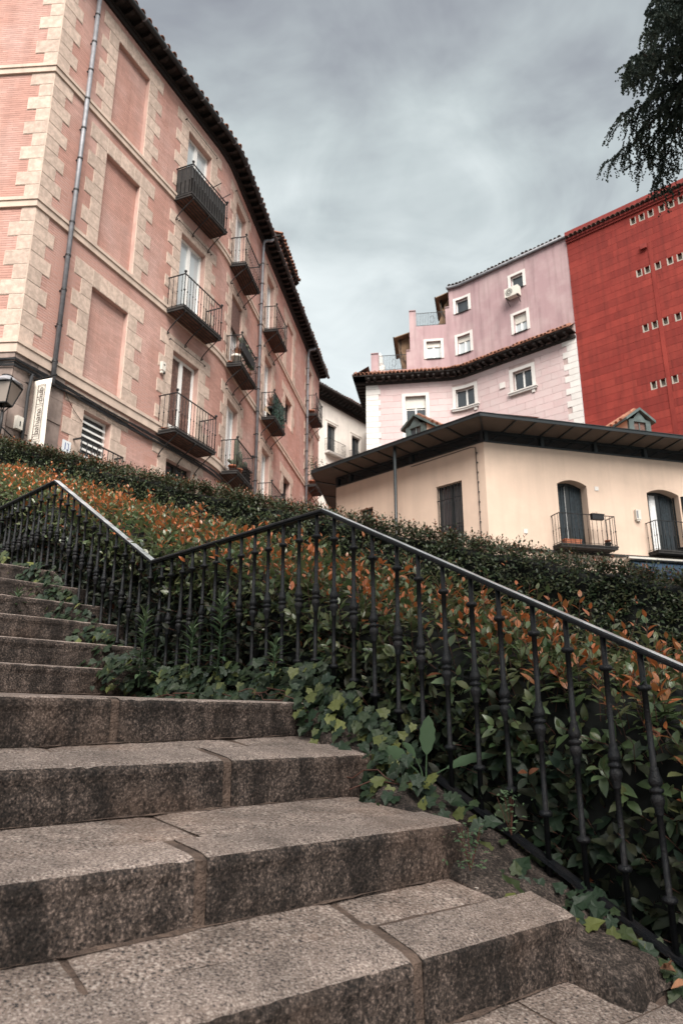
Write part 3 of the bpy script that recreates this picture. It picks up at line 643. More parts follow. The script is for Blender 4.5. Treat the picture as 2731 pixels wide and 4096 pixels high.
def wall_fittings():
    # cable bundle under the first string course
    m = MB()
    for k in range(6):
        pts = []
        for i in range(120):
            s = -3 + 15.5 * i / 119; pts.append(PA.P(s, 6.78 - 0.032 * k + 0.03 * math.sin(s * 1.9 + k) * (0.4 + 0.3 * k / 6) + rnd.uniform(-.006, .006), 0.045 + 0.018 * (k % 3)))
        m.tube(pts, 0.013 + 0.006 * (k % 2), 5)
    m.tube([PA.P(1.3, 6.7, .05), PA.P(1.42, 6.5, .06), PA.P(1.6, 6.35, .05), PA.P(1.9, 6.2, .03)], 0.007, 5)
    tag(m.build('cable_bundle', M['cable']), 'sagging bundle of black cables along the brick wall below the lowest stone band', 'cable')
    m = MB(); m.tube([PA.P(0.40, 6.62, .07), PA.P(0.36, 6.2, .07), PA.P(0.36, 5.6, .08), PA.P(0.33, 4.2, .07)], 0.035, 6)
    m.tube([PA.P(-1.6, 6.58, .06), PA.P(-0.6, 6.52, .07), PA.P(0.36, 6.4, .07)], 0.015, 5)
    tag(m.build('cable_conduit', M['cable'], None, True), 'black conduit running down the grey base stones behind the lantern', 'pipe')
    # banner hung from a short arm square to the facade
    s, zt, zb = 0.5, 6.5, 4.7; a0, a1 = 0.06, 0.50
    Bn = root('hanging_banner', 'tall cream cloth banner lettered bahiana club hanging at the corner of the brick building', 'banner', PA.P(s, zb, 0.3))
    P = PA.P; d, nn = PA.frame(0.5); V = []; n = 14
    for k in range(n + 1):
        z = zb + (zt - zb) * k / n
        for j in range(5):
            t = j / 4; V.append(P(s, z, a0 + (a1 - a0) * t) - d * (0.012 * math.sin(3 * t + k * 0.5) + 0.01 * (1 - k / n)))
    F = [(k * 5 + j, k * 5 + j + 1, (k + 1) * 5 + j + 1, (k + 1) * 5 + j) for k in range(n) for j in range(4)]
    mb = MB().add(V, F); q = mb.build('banner_cloth', M['banner'], Bn, True); sol = q.modifiers.new('s', 'SOLIDIFY'); sol.thickness = 0.004
    m = MB(); m.bar(P(s, zt + 0.03, 0.0), P(s, zt + 0.05, 0.62), 0.025); m.bar(P(s, zt + 0.2, 0.0), P(s, zt + 0.06, 0.3), 0.02); m.build('banner_arm', M['iron'], Bn)
    def text(body, size, cx, cz, rot, m_, name):
        cu = bpy.data.curves.new(name, 'FONT'); cu.body = body; cu.size = size; cu.align_x = 'CENTER'; cu.align_y = 'CENTER'; cu.extrude = 0.001
        o = bpy.data.objects.new(name, cu); COL.objects.link(o); cu.materials.append(M[m_])
        p = P(s, cz, cx) - d * 0.028; x, y, z = nn, np.array((0, 0, 1.0)), -d
        if rot: x, y = np.array((0, 0, 1.0)), -nn
        o.matrix_world = Matrix(((x[0], y[0], z[0], p[0]), (x[1], y[1], z[1], p[1]), (x[2], y[2], z[2], p[2]), (0, 0, 0, 1)))
        bpy.context.view_layer.update()
        me = bpy.data.meshes.new_from_object(o.evaluated_get(bpy.context.evaluated_depsgraph_get())); mw = o.matrix_world.copy()
        me.transform(mw); bpy.data.objects.remove(o)
        k = link(name, me, q); return k
    cxm = 0.285
    text('bahiana', 0.19, cxm, 5.59, True, 'ink', 'lettering'); text('club', 0.19, cxm, 6.17, True, 'ink', 'lettering')
    text('Mahou', 0.125, cxm + 0.0, 5.03, False, 'blackink', 'lettering')
    m = MB(); f0, f1, g0, g1, gm = cxm - 0.085, cxm + 0.095, 5.22, 6.38, 5.96
    for a, b in (((f0, g0), (f1, g0)), ((f1, g0), (f1, g1)), ((f1, g1), (f0, g1)), ((f0, g1), (f0, g0)), ((f0, gm), (f1, gm))):
        m.bar(P(s, a[1], a[0]) - d * 0.028, P(s, b[1], b[0]) - d * 0.028, 0.008)
    m.build('printed_border', M['ink'], q)
    # street lantern on a wall bracket, on the end wall
    L = root('wall_lantern', 'black framed street lantern with grey cap on the end wall beside the banner', 'street lamp', PA.P(-0.5, 5.2, 0.5))
    d2, n2 = PA.frame(-2); c = (np.array((-6.375, 12.585, 0)) + yv(94) * 0.27 + n2 * 0.6)[:2]
    def ring(r, z, rot=0.5): return [np.array((*c, z)) + (math.cos(t) * d2 + math.sin(t) * n2) * r for t in [rot * math.pi / 2 + k * math.pi / 2 for k in range(4)]]
    lo, hi = ring(0.15, 5.52), ring(0.285, 5.90); m = MB()
    for k in range(4):
        m.bar(lo[k], hi[k], 0.022); m.bar(lo[k], lo[(k + 1) % 4], 0.022); m.bar(hi[k], hi[(k + 1) % 4], 0.03)
        m.tube([hi[k], hi[k] + np.array((0, 0, 0.05))], 0.018, 5)
        m.tube([lo[k], lo[k] * .5 + np.array((*c, 5.40)) * .5, np.array((*c, 5.34))], 0.011, 5)
    m.build('lantern_frame', M['iron'], L)
    m = MB()
    for k in range(4): m.add([lo[k], lo[(k + 1) % 4], hi[(k + 1) % 4], hi[k]], [(0, 1, 2, 3)])
    m.build('lantern_glass', M['lampglass'], L)
    MB().lathe([(0.30, 0), (0.27, 0.02), (0.15, 0.11), (0.10, 0.15)], (*c, 5.915), 10).build('lantern_cap', M['lampcap'], L, True)
    MB().lathe([(0.05, 0), (0.09, 0.015), (0.1, 0.03), (0.05, 0.05)], (*c, 6.06), 10).build('lantern_crown', M['iron'], L, True)
    m = MB(); m.tube([(*c, 5.36), (*c, 5.15), (*c, 4.9), PA.P(0.06, 4.7, 0.4), PA.P(0.1, 4.62, 0.2), PA.P(0.12, 4.6, 0.03)], 0.03, 7); m.tube([PA.P(0.12, 5.05, 0.03), PA.P(0.1, 5.0, 0.3), (*c, 5.1)], 0.014, 6)
    m.build('lantern_bracket', M['iron'], L, True)
    m = MB(); PA.box(m, -0.08, 0.1 - 0.001, 5.4, 5.62, 0.05, 0.11)
    Bx = MB(); PA.box(Bx, 0.14, 0.29, 5.36, 5.62, 0.05, 0.13); o = tag(Bx.build('meter_box', M['plastic']), 'small white junction box on grey stones between lantern and banner', 'box')
    k = MB(); PA.box(k, 0.21, 0.23, 5.42, 5.52, 0.13, 0.136); k.build('box_label', M['blackink'], o)
    # house number tile (half hidden behind the hedge)
    N_ = MB(); PA.box(N_, 1.42, 1.66, 5.36, 5.62, 0.02, 0.034); o = tag(N_.build('number_tile', M['bluetile']), 'white glazed house number tile beside the louvred window', 'sign')
    k = MB(); PA.box(k, 1.49, 1.51, 5.42, 5.57, 0.034, 0.037); PA.box(k, 1.55, 1.60, 5.42, 5.435, 0.034, 0.037); PA.box(k, 1.585, 1.60, 5.435, 5.57, 0.034, 0.037); PA.box(k, 1.55, 1.585, 5.555, 5.57, 0.034, 0.037); k.build('digits', M['blueink'], o)
    # alarm box by the first door
    A = MB(); PA.box(A, 4.36, 4.50, 8.62, 8.86, 0.02, 0.1); PA.box(A, 4.375, 4.485, 8.54, 8.62, 0.02, 0.085); o = tag(A.build('alarm_box', M['plastic']), 'white alarm box on bricks left of the lowest balcony door', 'alarm')
    MB().ball(PA.P(4.46, 8.56, 0.09), 0.035).build('alarm_lens', M['blackink'], o, True); k = MB(); PA.box(k, 4.41, 4.47, 8.76, 8.80, 0.1, 0.103); k.build('alarm_label', M['slab'], o)
wall_fittings()
# ------------------------------------------------------------------ white building across the street
def white_building():
    PW = Path(np.array((-1.77, 49.97)) - 5 * yv(37)[:2], [(24, 37, 37)], -5.0)
    B = root('white_building', 'white rendered building with dark modillion eave between the brick and pink buildings', 'building', (-1.77, 49.97, 4.0))
    hs = [(1.12, 2.27, 19.5, 21.93, 0.28), (4.3, 5.45, 19.5, 21.93, 0.28), (1.12, 2.27, 15.9, 18.4, 0.28), (4.3, 5.45, 15.9, 18.4, 0.28), (7.5, 8.6, 19.5, 21.93, 0.28)]
    m = MB(); PW.wall(m, -5, 19, 3, 23.9, hs); m.build('wall', M['whitewall'], B)
    for h in hs:
        f = window(PW, *h[:4], 0.24, B, 2, 0.3, 'glass', frame='bluecurtain', w=0.05, curtain='bluecurtain')
        m = MB(); a, b, z0, z1 = h[:4]; PW.box(m, a - 0.17, a - 0.02, z0, z1 + 0.18, 0.0, 0.035); PW.box(m, b + 0.02, b + 0.17, z0, z1 + 0.18, 0.0, 0.035); PW.box(m, a - 0.02, b + 0.02, z1 + 0.03, z1 + 0.18, 0.0, 0.035)
        PW.box(m, a - 0.2, b + 0.2, z1 + 0.18, z1 + 0.24, 0.0, 0.07); m.build('window_surround', M['whitewall'], B)
        balcony(PW, a - 0.32, b + 0.72 if a < 3 else b + 0.35, z0, 0.4, B, h=1.02, n=14, nside=3, brackets=0, slabm='whitestone', finials=False, under=False, thin=0.008, slabh=0.12)
    m = MB(); PW.box(m, -5, 19, 23.55, 23.75, 0, 0.1); PW.box(m, -5, 19, 23.75, 23.85, 0, 0.2); m.build('cornice', M['darkwood'], B)
    rafters(PW, -4.9, 12, 0.42, 0.15, 0.2, 0.15, 0.7, 23.85, B)
    m = MB(); PW.box(m, -5, 19, 24.05, 24.12, -0.2, 0.78); m.build('soffit_boards', M['darkwood'], B)
    m = MB(); m.tube([PW.P(-5, 24.2, 0.82), PW.P(19, 24.2, 0.82)], 0.11, 7); m.build('gutter', M['darkwood'], B, True)
    m = MB(); m.add([PW.P(-5, 24.15, 0.8), PW.P(19, 24.15, 0.8), PW.P(19, 26.4, -5), PW.P(-5, 26.4, -5)], [(0, 1, 2, 3)]); m.build('roof', M['darktile'], B)
    eave_tiles(PW, -1.5, 11, 24.27, 0.85, B, 0.28, 0.12, 22, 'darktile')
    # chimney-like raised roof at the far end
    m = MB(); PW.box(m, 5.0, 8.0, 24.4, 25.6, -3.0, -1.0); up = m.build('roof_lantern', M['darkwood'], B)
    eave_tiles(PW, 4.7, 8.2, 25.62, -0.8, up, 0.3, 0.14, 20)
    PW2 = PW
white_building()

# ------------------------------------------------------------------ pink building and red building
PP = Path((1.72, 46.0), [(0.1, 98, 98), (5.5, 98, 98), (1.6, 98, 132), (7.75, 132, 132)])
RS = 14.95
RP = Path(PP.P(RS, 0)[:2], [(16, 132, 132)], RS)
def pink_building():
    B = root('pink_building', 'pink building stepping down in roof terraces above a pale pink block-faced lower front', 'building', (8.0, 44.5, 4.0))
    P = PP.P; E = RS - 0.02
    lo = [(2.74, 4.15, 18.6, 21.62, 0.3), (6.22, 7.62, 20.42, 21.85, 0.3), (10.52, 11.85, 20.35, 21.78, 0.3)]
    up = [(6.52, 7.5, 27.75, 28.8, 0.28), (6.52, 7.5, 24.5, 25.9, 0.28), (10.85, 11.75, 27.75, 28.8, 0.28), (10.85, 11.8, 24.5, 25.85, 0.28), (4.32, 5.34, 24.45, 25.8, 0.28)]
    m = MB(); PP.wall(m, 0, E, 3, 23.6, lo, 0.0)
    d, nn = PP.frame(0.05)
    back = np.array((*yv(9)[:2], 0))
    a = P(0, 0); bk = a + back * 14
    m.add([(*a[:2], 3), (*bk[:2], 3), (*bk[:2], 22.75), (*a[:2], 22.75)], [(0, 1, 2, 3)]); m.build('wall', M['pinkjoint'], B)
    rects = [h[:4] for h in lo]
    # white quoins at both ends
    k = 0; z = 22.72
    while z > 15:
        for a, b in ((0, 1.02 if k % 2 else 0.88), (RS - (0.66 if k % 2 else 0.95), E)):
            mm = MB(); PP.box(mm, a, b - 0.008, z - 0.40, z - 0.012, 0, 0.035); mm.build('quoin_stone', M['whitestone'], B); rects.append((a, b, z - 0.41, z + 0.01))
        z -= 0.41; k += 1
    for h in lo:
        rects.append((h[0] - 0.25, h[1] + 0.25, h[2] - 0.3, h[3] + 0.25))
        a, b, z0, z1 = h[:4]; mm = MB()
        PP.box(mm, a - 0.24, a, z0 - 0.05, z1 + 0.22, 0, 0.06); PP.box(mm, b, b + 0.24, z0 - 0.05, z1 + 0.22, 0, 0.06); PP.box(mm, a, b, z1, z1 + 0.22, 0, 0.06); mm.build('window_surround', M['whitestone'], B)
        if h[0] > 5:
            mm = MB(); PP.box(mm, a - 0.3, b + 0.3, z0 - 0.2, z0 - 0.08, 0, 0.16); PP.box(mm, a - 0.36, b + 0.36, z0 - 0.08, z0, 0, 0.22); PP.box(mm, b - 0.05, b + 0.15, z0 - 0.42, z0 - 0.2, 0, 0.1); mm.build('window_sill', M['whitestone'], B)
            mm = MB(); PP.box(mm, a, b, z0 + 0.002, z0 + 0.09, -0.02, 0.08); mm.build('sill_tray', M['darkwood'], B)
    window(PP, *lo[0][:4], 0.26, B, 2, 0.2, 'glass', blind=0.28, bars=2)
    window(PP, *lo[1][:4], 0.26, B, 2, 0, 'glass', curtain='doorwood'); window(PP, *lo[2][:4], 0.26, B, 2, 0, 'glass', curtain='bluecurtain')
    for a, b, z0, z1, _ in brick_spans(0, E, 15.2, 22.72, rects, 0.47, 1.25, 0.0):
        if b - a < 0.12: continue
        mm = MB(); PP.box(mm, a + 0.007, b - 0.007, z0 + 0.007, z1 - 0.007, 0, 0.02); mm.build('facing_block', M['pinkstone'], B)
    pl = MB(); PP.box(pl, 9.55, 9.95, 20.9, 21.3, 0.02, 0.09); pl.build('vent_cover', M['whitestone'], B)
    # skirt roof
    m = MB(); PP.box(m, -0.0, E, 22.62, 22.8, 0, 0.14); m.build('skirt_moulding', M['darkwood'], B)
    k = 0; s = 0.25
    me = MB().box((0, 0.33, 0.09), (0.16, 0.66, 0.18)).mesh('bracket_block', M['darkwood'])
    while s < E - 0.1:
        for ds in (0, 0.42):
            if s + ds > E - 0.1: break
            d, nn = PP.frame(s + ds); p = PP.P(s + ds, 22.80, 0.1); x = np.cross(nn, (0, 0, 1)); o = link('bracket_block', me, B)
            o.matrix_basis = Matrix(((x[0], nn[0], 0, p[0]), (x[1], nn[1], 0, p[1]), (0, 0, 1, p[2]), (0, 0, 0, 1)))
        s += 1.02
    m = MB(); PP.box(m, -0.85, E, 22.98, 23.06, -0.1, 0.85); m.build('skirt_soffit', M['darkwood'], B)
    m = MB(); c = PP.cuts(-0.85, E)
    for u, w in zip(c, c[1:]): m.add([P(u, 23.07, 0.88), P(w, 23.07, 0.88), P(w, 23.72, -0.05), P(u, 23.72, -0.05)], [(0, 1, 2, 3)])
    m.build('skirt_roof', M['terra'], B); eave_tiles(PP, -0.8, E, 23.09, 0.95, B, 0.27, 0.11, 32, 'terra', l=0.9, jit=0.03)
    # left side eave running back along the side wall
    PL = Path(PP.P(0, 0)[:2] + back[:2] * 14, [(14.0, 189, 189)])
    PLs = PL
    m = MB(); PL.box(m, 0, 14.8, 22.98, 23.06, 0.0, 0.85); m.build('side_soffit', M['darkwood'], B)
    rafters(PL, 0.3, 13.9, 0.5, 0.12, 0.18, 0.0, 0.8, 22.8, B, nose=False)
    m = MB(); PL.box(m, 0, 14.8, 23.06, 23.2, 0.75, 0.87); m.build('side_fascia', M['darkwood'], B)
    m = MB(); m.add([PL.P(0, 23.1, 0.85), PL.P(14.8, 23.1, 0.85), PL.P(14.8, 23.75, -0.3), PL.P(0, 23.75, -0.3)], [(0, 1, 2, 3)]); m.build('side_roof', M['darktile'], B)
    # upper pink storeys, stepping down to the left
    steps = [(0.38, 0.92, 25.14), (0.92, 2.9, 23.76), (2.9, 3.17, 25.2), (3.17, 3.65, 28.36), (3.65, 5.75, 27.08), (5.75, 6.04, 28.42), (6.04, E, 29.9)]
    m = MB()
    for a, b, zt in steps: PP.wall(m, a, b, 23.55, zt, [h for h in up if a <= h[0] and h[1] <= b or (h[0] < b and h[1] > a)] if zt > 26 else [], -0.03)
    def side(s, z0, z1, depth=9.0, flip=False):
        a = P(s, 0, -0.03); d, nn = PP.frame(s); b = a - nn * depth; m.add([(*a[:2], z0), (*b[:2], z0), (*b[:2], z1), (*a[:2], z1)], [(0, 1, 2, 3)])
    side(0.38, 23.5, 25.14, 0.4); side(0.92, 23.5, 25.14, 0.4); side(2.9, 23.6, 25.2, 0.4); side(3.17, 23.6, 28.36, 0.35); side(3.65, 27.0, 28.36, 0.35); side(5.75, 27, 28.42, 0.35); side(6.04, 27, 29.9, 9)
    for a, b, z0, z1 in ((3.17, 6.04, 23.6, 27.05),): # side wall of the middle body, set back from the terrace edge
        q = P(a + 0.05, 0, -0.4); d, nn = PP.frame(a); w = q - nn * 9; m.add([(*q[:2], z0), (*w[:2], z0), (*w[:2], z1), (*q[:2], z1)], [(0, 1, 2, 3)])
    for a, b, zt in steps[:6]:
        if zt > 23.9 and zt != 27.08: PP.box(m, a - 0.002, b + 0.002, zt - 0.02, zt + 0.03, -0.42, 0.03)
    m.build('upper_wall', M['pinkup'], B)
    m = MB()
    for a, b, zt in ((0.4, 3.2, 23.7), (3.17, 6.1, 27.02)):
        q = [P(a, zt, -0.1), P(b, zt, -0.1)]; d, nn = PP.frame(a); m.add([q[0], q[1], q[1] - nn * 9, q[0] - nn * 9], [(0, 1, 2, 3)])
    m.build('terrace_floor', M['terra'], B)
    fl = MB(); d, nn = PP.frame(1); q0, q1 = P(0.5, 0, -4.2), P(3.3, 0, -4.2); fl.add([(*q0[:2], 23.7), (*q1[:2], 23.7), (*q1[:2], 25.5), (*q0[:2], 25.5)], [(0, 1, 2, 3)]); fl.build('terrace_parapet', M['whitewall'], B)
    # terrace railings
    for a, b, z, h in ((0.92, 2.9, 23.78, 1.2), (3.65, 5.75, 27.1, 1.08)):
        mm = MB(); mm.bar(P(a, z + h, -0.15), P(b, z + h, -0.15), 0.03); mm.bar(P(a, z + 0.08, -0.15), P(b, z + 0.08, -0.15), 0.025)
        o_ = P((a + b) / 2 + 0.1, z + h * 0.5, -0.15); dd, _ = PP.frame(a)
        for k in range(16):
            t = k / 15 * 2 * math.pi
            mm.bar(o_ + dd * 0.16 * math.cos(t) + np.array((0, 0, 0.28 * math.sin(t))), o_ + dd * 0.16 * math.cos(t + .42) + np.array((0, 0, 0.28 * math.sin(t + .42))), 0.018)
        T = mm.build('terrace_railing', M['iron'], B)
        for k in range(18): put('baluster', bar_mesh(h - 0.08, 0.011, False), T, P(a + (b - a) * (k + 0.5) / 18, z + 0.08, -0.15))
    # awnings and small roofs over the terraces
    def awn(s, zt, w, drop, zr):
        d, nn = PP.frame(s - 0.2); q = P(s, zt, -0.5); A = q - nn * 3.2
        mm = MB(); o = -d
        mm.hexa([q + o * 0 - (0, 0, .06), q + o * w - (0, 0, .42), A + o * w - (0, 0, .42), A - (0, 0, .06), q, q + o * w - (0, 0, .36), A + o * w - (0, 0, .36), A])
        r_ = mm.build('terrace_roof', M['awning'], B)
        mm = MB(); mm.bar(q + o * w - (0, 0, .36), A + o * w - (0, 0, .36), 0.1); mm.build('roof_edge', M['darkwood'], r_)
        mm = MB(); q2 = q - nn * 0.5; b_ = q2 - nn * 2.4
        mm.hexa([q2 + o * 0.1 - (0, 0, drop), q2 + o * (w * .75) - (0, 0, .4), b_ + o * (w * .75) - (0, 0, .4), b_ + o * 0.1 - (0, 0, drop), q2 + o * 0.14 - (0, 0, drop), q2 + o * (w * .8) - (0, 0, .4), b_ + o * (w * .8) - (0, 0, .4), b_ + o * 0.14 - (0, 0, drop)])
        mm.build('canvas_awning', M['awning'], B)
        mm = MB(); mm.tube([q2 + o * (w * .6) - (0, 0, 0.2), q2 + o * (w * .6) - (0, 0, drop * .6), q2 + o * 0.1 - (0, 0, drop * .8)], 0.03, 5); mm.build('awning_arm', M['iron'], B)
    awn(3.15, 26.95, 1.15, 2.9, 0); awn(6.0, 30.0, 1.0, 2.4, 0)
    w2 = MB(); q = P(6.0, 0, -1.1); d, nn = PP.frame(5.8); a2 = q - d * 1.15 - (0, 0, 0)
    w2.hexa([(*(a2)[:2], 27.0), (*(q)[:2], 27.0), (*(q - nn * 2)[:2], 27.0), (*(a2 - nn * 2)[:2], 27.0), (*(a2 + d * .75)[:2], 29.35), (*(q)[:2], 29.85), (*(q - nn * 2)[:2], 29.85), (*(a2 + d * .75 - nn * 2)[:2], 29.35)]); w2.build('canvas_side', M['awning'], B)
    q = P(3.12, 0, -1.1); d, nn = PP.frame(3); a2 = q - d * 0.9; w2 = MB()
    w2.hexa([(*(q - d * .45)[:2], 23.8), (*(q)[:2], 23.8), (*(q - nn * 2)[:2], 23.8), (*(q - d * .45 - nn * 2)[:2], 23.8), (*(a2)[:2], 26.5), (*(q)[:2], 26.9), (*(q - nn * 2)[:2], 26.9), (*(a2 - nn * 2)[:2], 26.5)]); w2.build('canvas_side', M['awning'], B)
    # finial on the end pier of the lower terrace
    q = P(0.85, 25.17, -2.2); MB().lathe([(0.34, 0), (0.34, 0.1), (0.2, 0.14), (0.26, 0.2), (0.17, 0.95), (0.12, 1.02), (0.01, 1.2)], q, 8).build('parapet_finial', M['whitestone'], B)
    m = MB(); PP.box(m, 0.55, 1.2, 23.7, 25.18, -2.5, -1.9); m.build('finial_pier', M['whitewall'], B)
    # upper windows
    for i, h in enumerate(up):
        a, b, z0, z1 = h[:4]; mm = MB(); w = 0.19
        PP.box(mm, a - w, a, z0 - (0.02), z1 + 0.17, -0.03, 0.02); PP.box(mm, b, b + w, z0 - 0.02, z1 + 0.17, -0.03, 0.02); PP.box(mm, a, b, z1, z1 + 0.17, -0.03, 0.02); mm.build('window_surround', M['whitestone'], B)
        mm = MB(); PP.box(mm, a, b, z0 - 0.05, z0, -0.25, 0.05); mm.build('window_sill', M['darkwood'], B)
        window(PP, a, b, z0, z1, 0.25, B, 1 if i in (0, 2) else 2, 0, 'glass' if i in (0, 2) else 'paleglass', blind=0 if i in (0, 2) else (0.3 if i != 3 else 0.45), curtain=None if i in (0, 2) else 'bluecurtain', w=0.07)
    # top gutter, tiles and roof
    m = MB(); c = PP.cuts(5.9, E); m.tube([P(s, 29.92, 0.1) for s in c], 0.11, 7); m.build('gutter', M['zinc'], B, True)
    m = MB()
    for u, w in zip(c, c[1:]): m.add([P(u, 29.98, 0.12), P(w, 29.98, 0.12), P(w, 31.6, -4), P(u, 31.6, -4)], [(0, 1, 2, 3)])
    m.build('roof', M['darktile'], B); eave_tiles(PP, 6.0, E, 30.02, 0.14, B, 0.29, 0.13, 22, 'darktile', jit=0.02)
    # air conditioner under the top right window
    d, nn = PP.frame(11.2); o = P(11.1, 27.35, 0.32)
    A = root('air_conditioner', 'white air conditioner box hung below the top right window of the pink building', 'air conditioner', o)
    MB().box(o, (0.98, 0.42, 0.66), d, nn).build('casing', M['plastic'], A)
    m = MB(); f = o + nn * 0.215 - d * 0.16
    for k in range(12):
        t = k / 12 * 2 * math.pi; m.bar(f + (d * math.cos(t) + np.array((0, 0, math.sin(t)))) * 0.06, f + (d * math.cos(t) + np.array((0, 0, math.sin(t)))) * 0.25, 0.012)
    for rr in (0.1, 0.17, 0.25): m.tube([f + (d * math.cos(k / 16 * 2 * math.pi) + np.array((0, 0, math.sin(k / 16 * 2 * math.pi)))) * rr for k in range(17)], 0.011, 4, False)
    m.build('fan_grille', M['slab'], A)
    m = MB()
    for t in (-0.4, 0.4): m.bar(o + d * t - nn * 0.3 - (0, 0, 0.35), o + d * t + nn * 0.25 - (0, 0, 0.35), 0.04); m.bar(o + d * t - nn * 0.3 - (0, 0, 0.75), o + d * t + nn * 0.2 - (0, 0, 0.37), 0.03)
    m.build('support_arm', M['iron'], A)
pink_building()

def red_building():
    B = root('red_building', 'windowless deep red wall with four rows of small cream vents and a scalloped tile coping', 'building', (20.0, 33.5, 3.0))
    dz = 8.44   # offset of the measured run on this path
    rows = [(28.92, [10.7, 11.22, 11.74, 12.38, 12.91, 13.47, 14.05, 14.6]), (25.32, [10.66, 11.13, 11.73, 12.41, 12.95, 13.5, 14.1]), (21.69, [10.61, 11.13, 11.71, 12.4, 12.95, 13.5]), (18.05, [10.64, 11.15, 11.78, 12.4, 12.95])]
    holes = [(dz + s - 0.17, dz + s + 0.17, z - 0.25, z + 0.22, 0.3) for z, r_ in rows for s in r_]
    m = MB(); RP.wall(m, RS, RS + 15, 3, 29.4, holes)
    d, nn = RP.frame(RS + 1); a = RP.P(RS, 0); b = a - nn * 9; m.add([(*a[:2], 3), (*b[:2], 3), (*b[:2], 30), (*a[:2], 30)], [(0, 1, 2, 3)])
    e = RP.P(RS + 15, 0); b = e - nn * 9; m.add([(*e[:2], 3), (*b[:2], 3), (*b[:2], 30), (*e[:2], 30)], [(0, 1, 2, 3)])
    m.build('wall', M['redjoint'], B)
    rects = [h[:4] for h in holes]; pil = (dz + 11.33, dz + 11.56); rects.append((*pil, 3, 27.0))
    for z, za in zip(np.arange(10, 29.3, 0.46), range(99)):
        s = RS; h = min(0.46, 29.35 - z)
        while s < RS + 15:
            w = min(rnd.uniform(1.6, 4.2), RS + 15 - s)
            for u, v in clip_spans(s, s + w, [(q[0], q[1]) for q in rects if q[2] < z + h and q[3] > z]):
                if v - u > 0.05: mm = MB(); RP.box(mm, u + 0.004, v - 0.004, z + 0.006, z + h - 0.006, 0, 0.012 + rnd.uniform(0, 0.006)); mm.build('facing_block', M['red'], B)
            s += w
    for h in holes:     # slips of facing beside each vent and its cream lining
        for u, v, z0, z1 in ((h[0], h[1], math.floor((h[2] - 10) / 0.46) * 0.46 + 10 + 0.006, h[2]), (h[0], h[1], h[3], math.floor((h[3] - 10) / 0.46) * 0.46 + 10.46 - 0.006)):
            if z1 - z0 > 0.02: mm = MB(); RP.box(mm, u, v, z0, z1, 0, 0.013); mm.build('facing_slip', M['red'], B)
        mm = MB(); t = 0.05
        RP.box(mm, h[0], h[0] + t, h[2], h[3], -0.28, 0.014); RP.box(mm, h[1] - t, h[1], h[2], h[3], -0.28, 0.014); RP.box(mm, h[0] + t, h[1] - t, h[2], h[2] + t, -0.28, 0.014); RP.box(mm, h[0] + t, h[1] - t, h[2] + t, h[3], -0.3, -0.24); mm.build('vent', M['vent'], B)
    m = MB(); RP.box(m, *pil, 10, 27.0, 0, 0.045); m.build('pilaster', M['red'], B)
    m = MB(); RP.box(m, dz + 10.95, dz + 11.3, 26.7, 27.0, 0.045, 0.2); m.build('wall_bracket', M['redcap'], B)
    m = MB(); RP.box(m, RS, RS + 15, 29.36, 29.5, 0, 0.1); RP.box(m, RS, RS + 15, 29.5, 29.62, 0, 0.18); m.build('cornice', M['redcap'], B)
    eave_tiles(RP, RS, RS + 15, 29.64, 0.34, B, 0.3, 0.13, 18, 'darktile', l=0.5)
    m = MB(); RP.box(m, RS, RS + 15, 29.82, 30.12, -0.35, 0.2); m.build('coping', M['redcap'], B)
    m = MB(); m.add([RP.P(RS, 30.1, 0.2), RP.P(RS + 15, 30.1, 0.2), RP.P(RS + 15, 30.6, -9), RP.P(RS, 30.6, -9)], [(0, 1, 2, 3)]); m.build('roof', M['redcap'], B)
red_building()

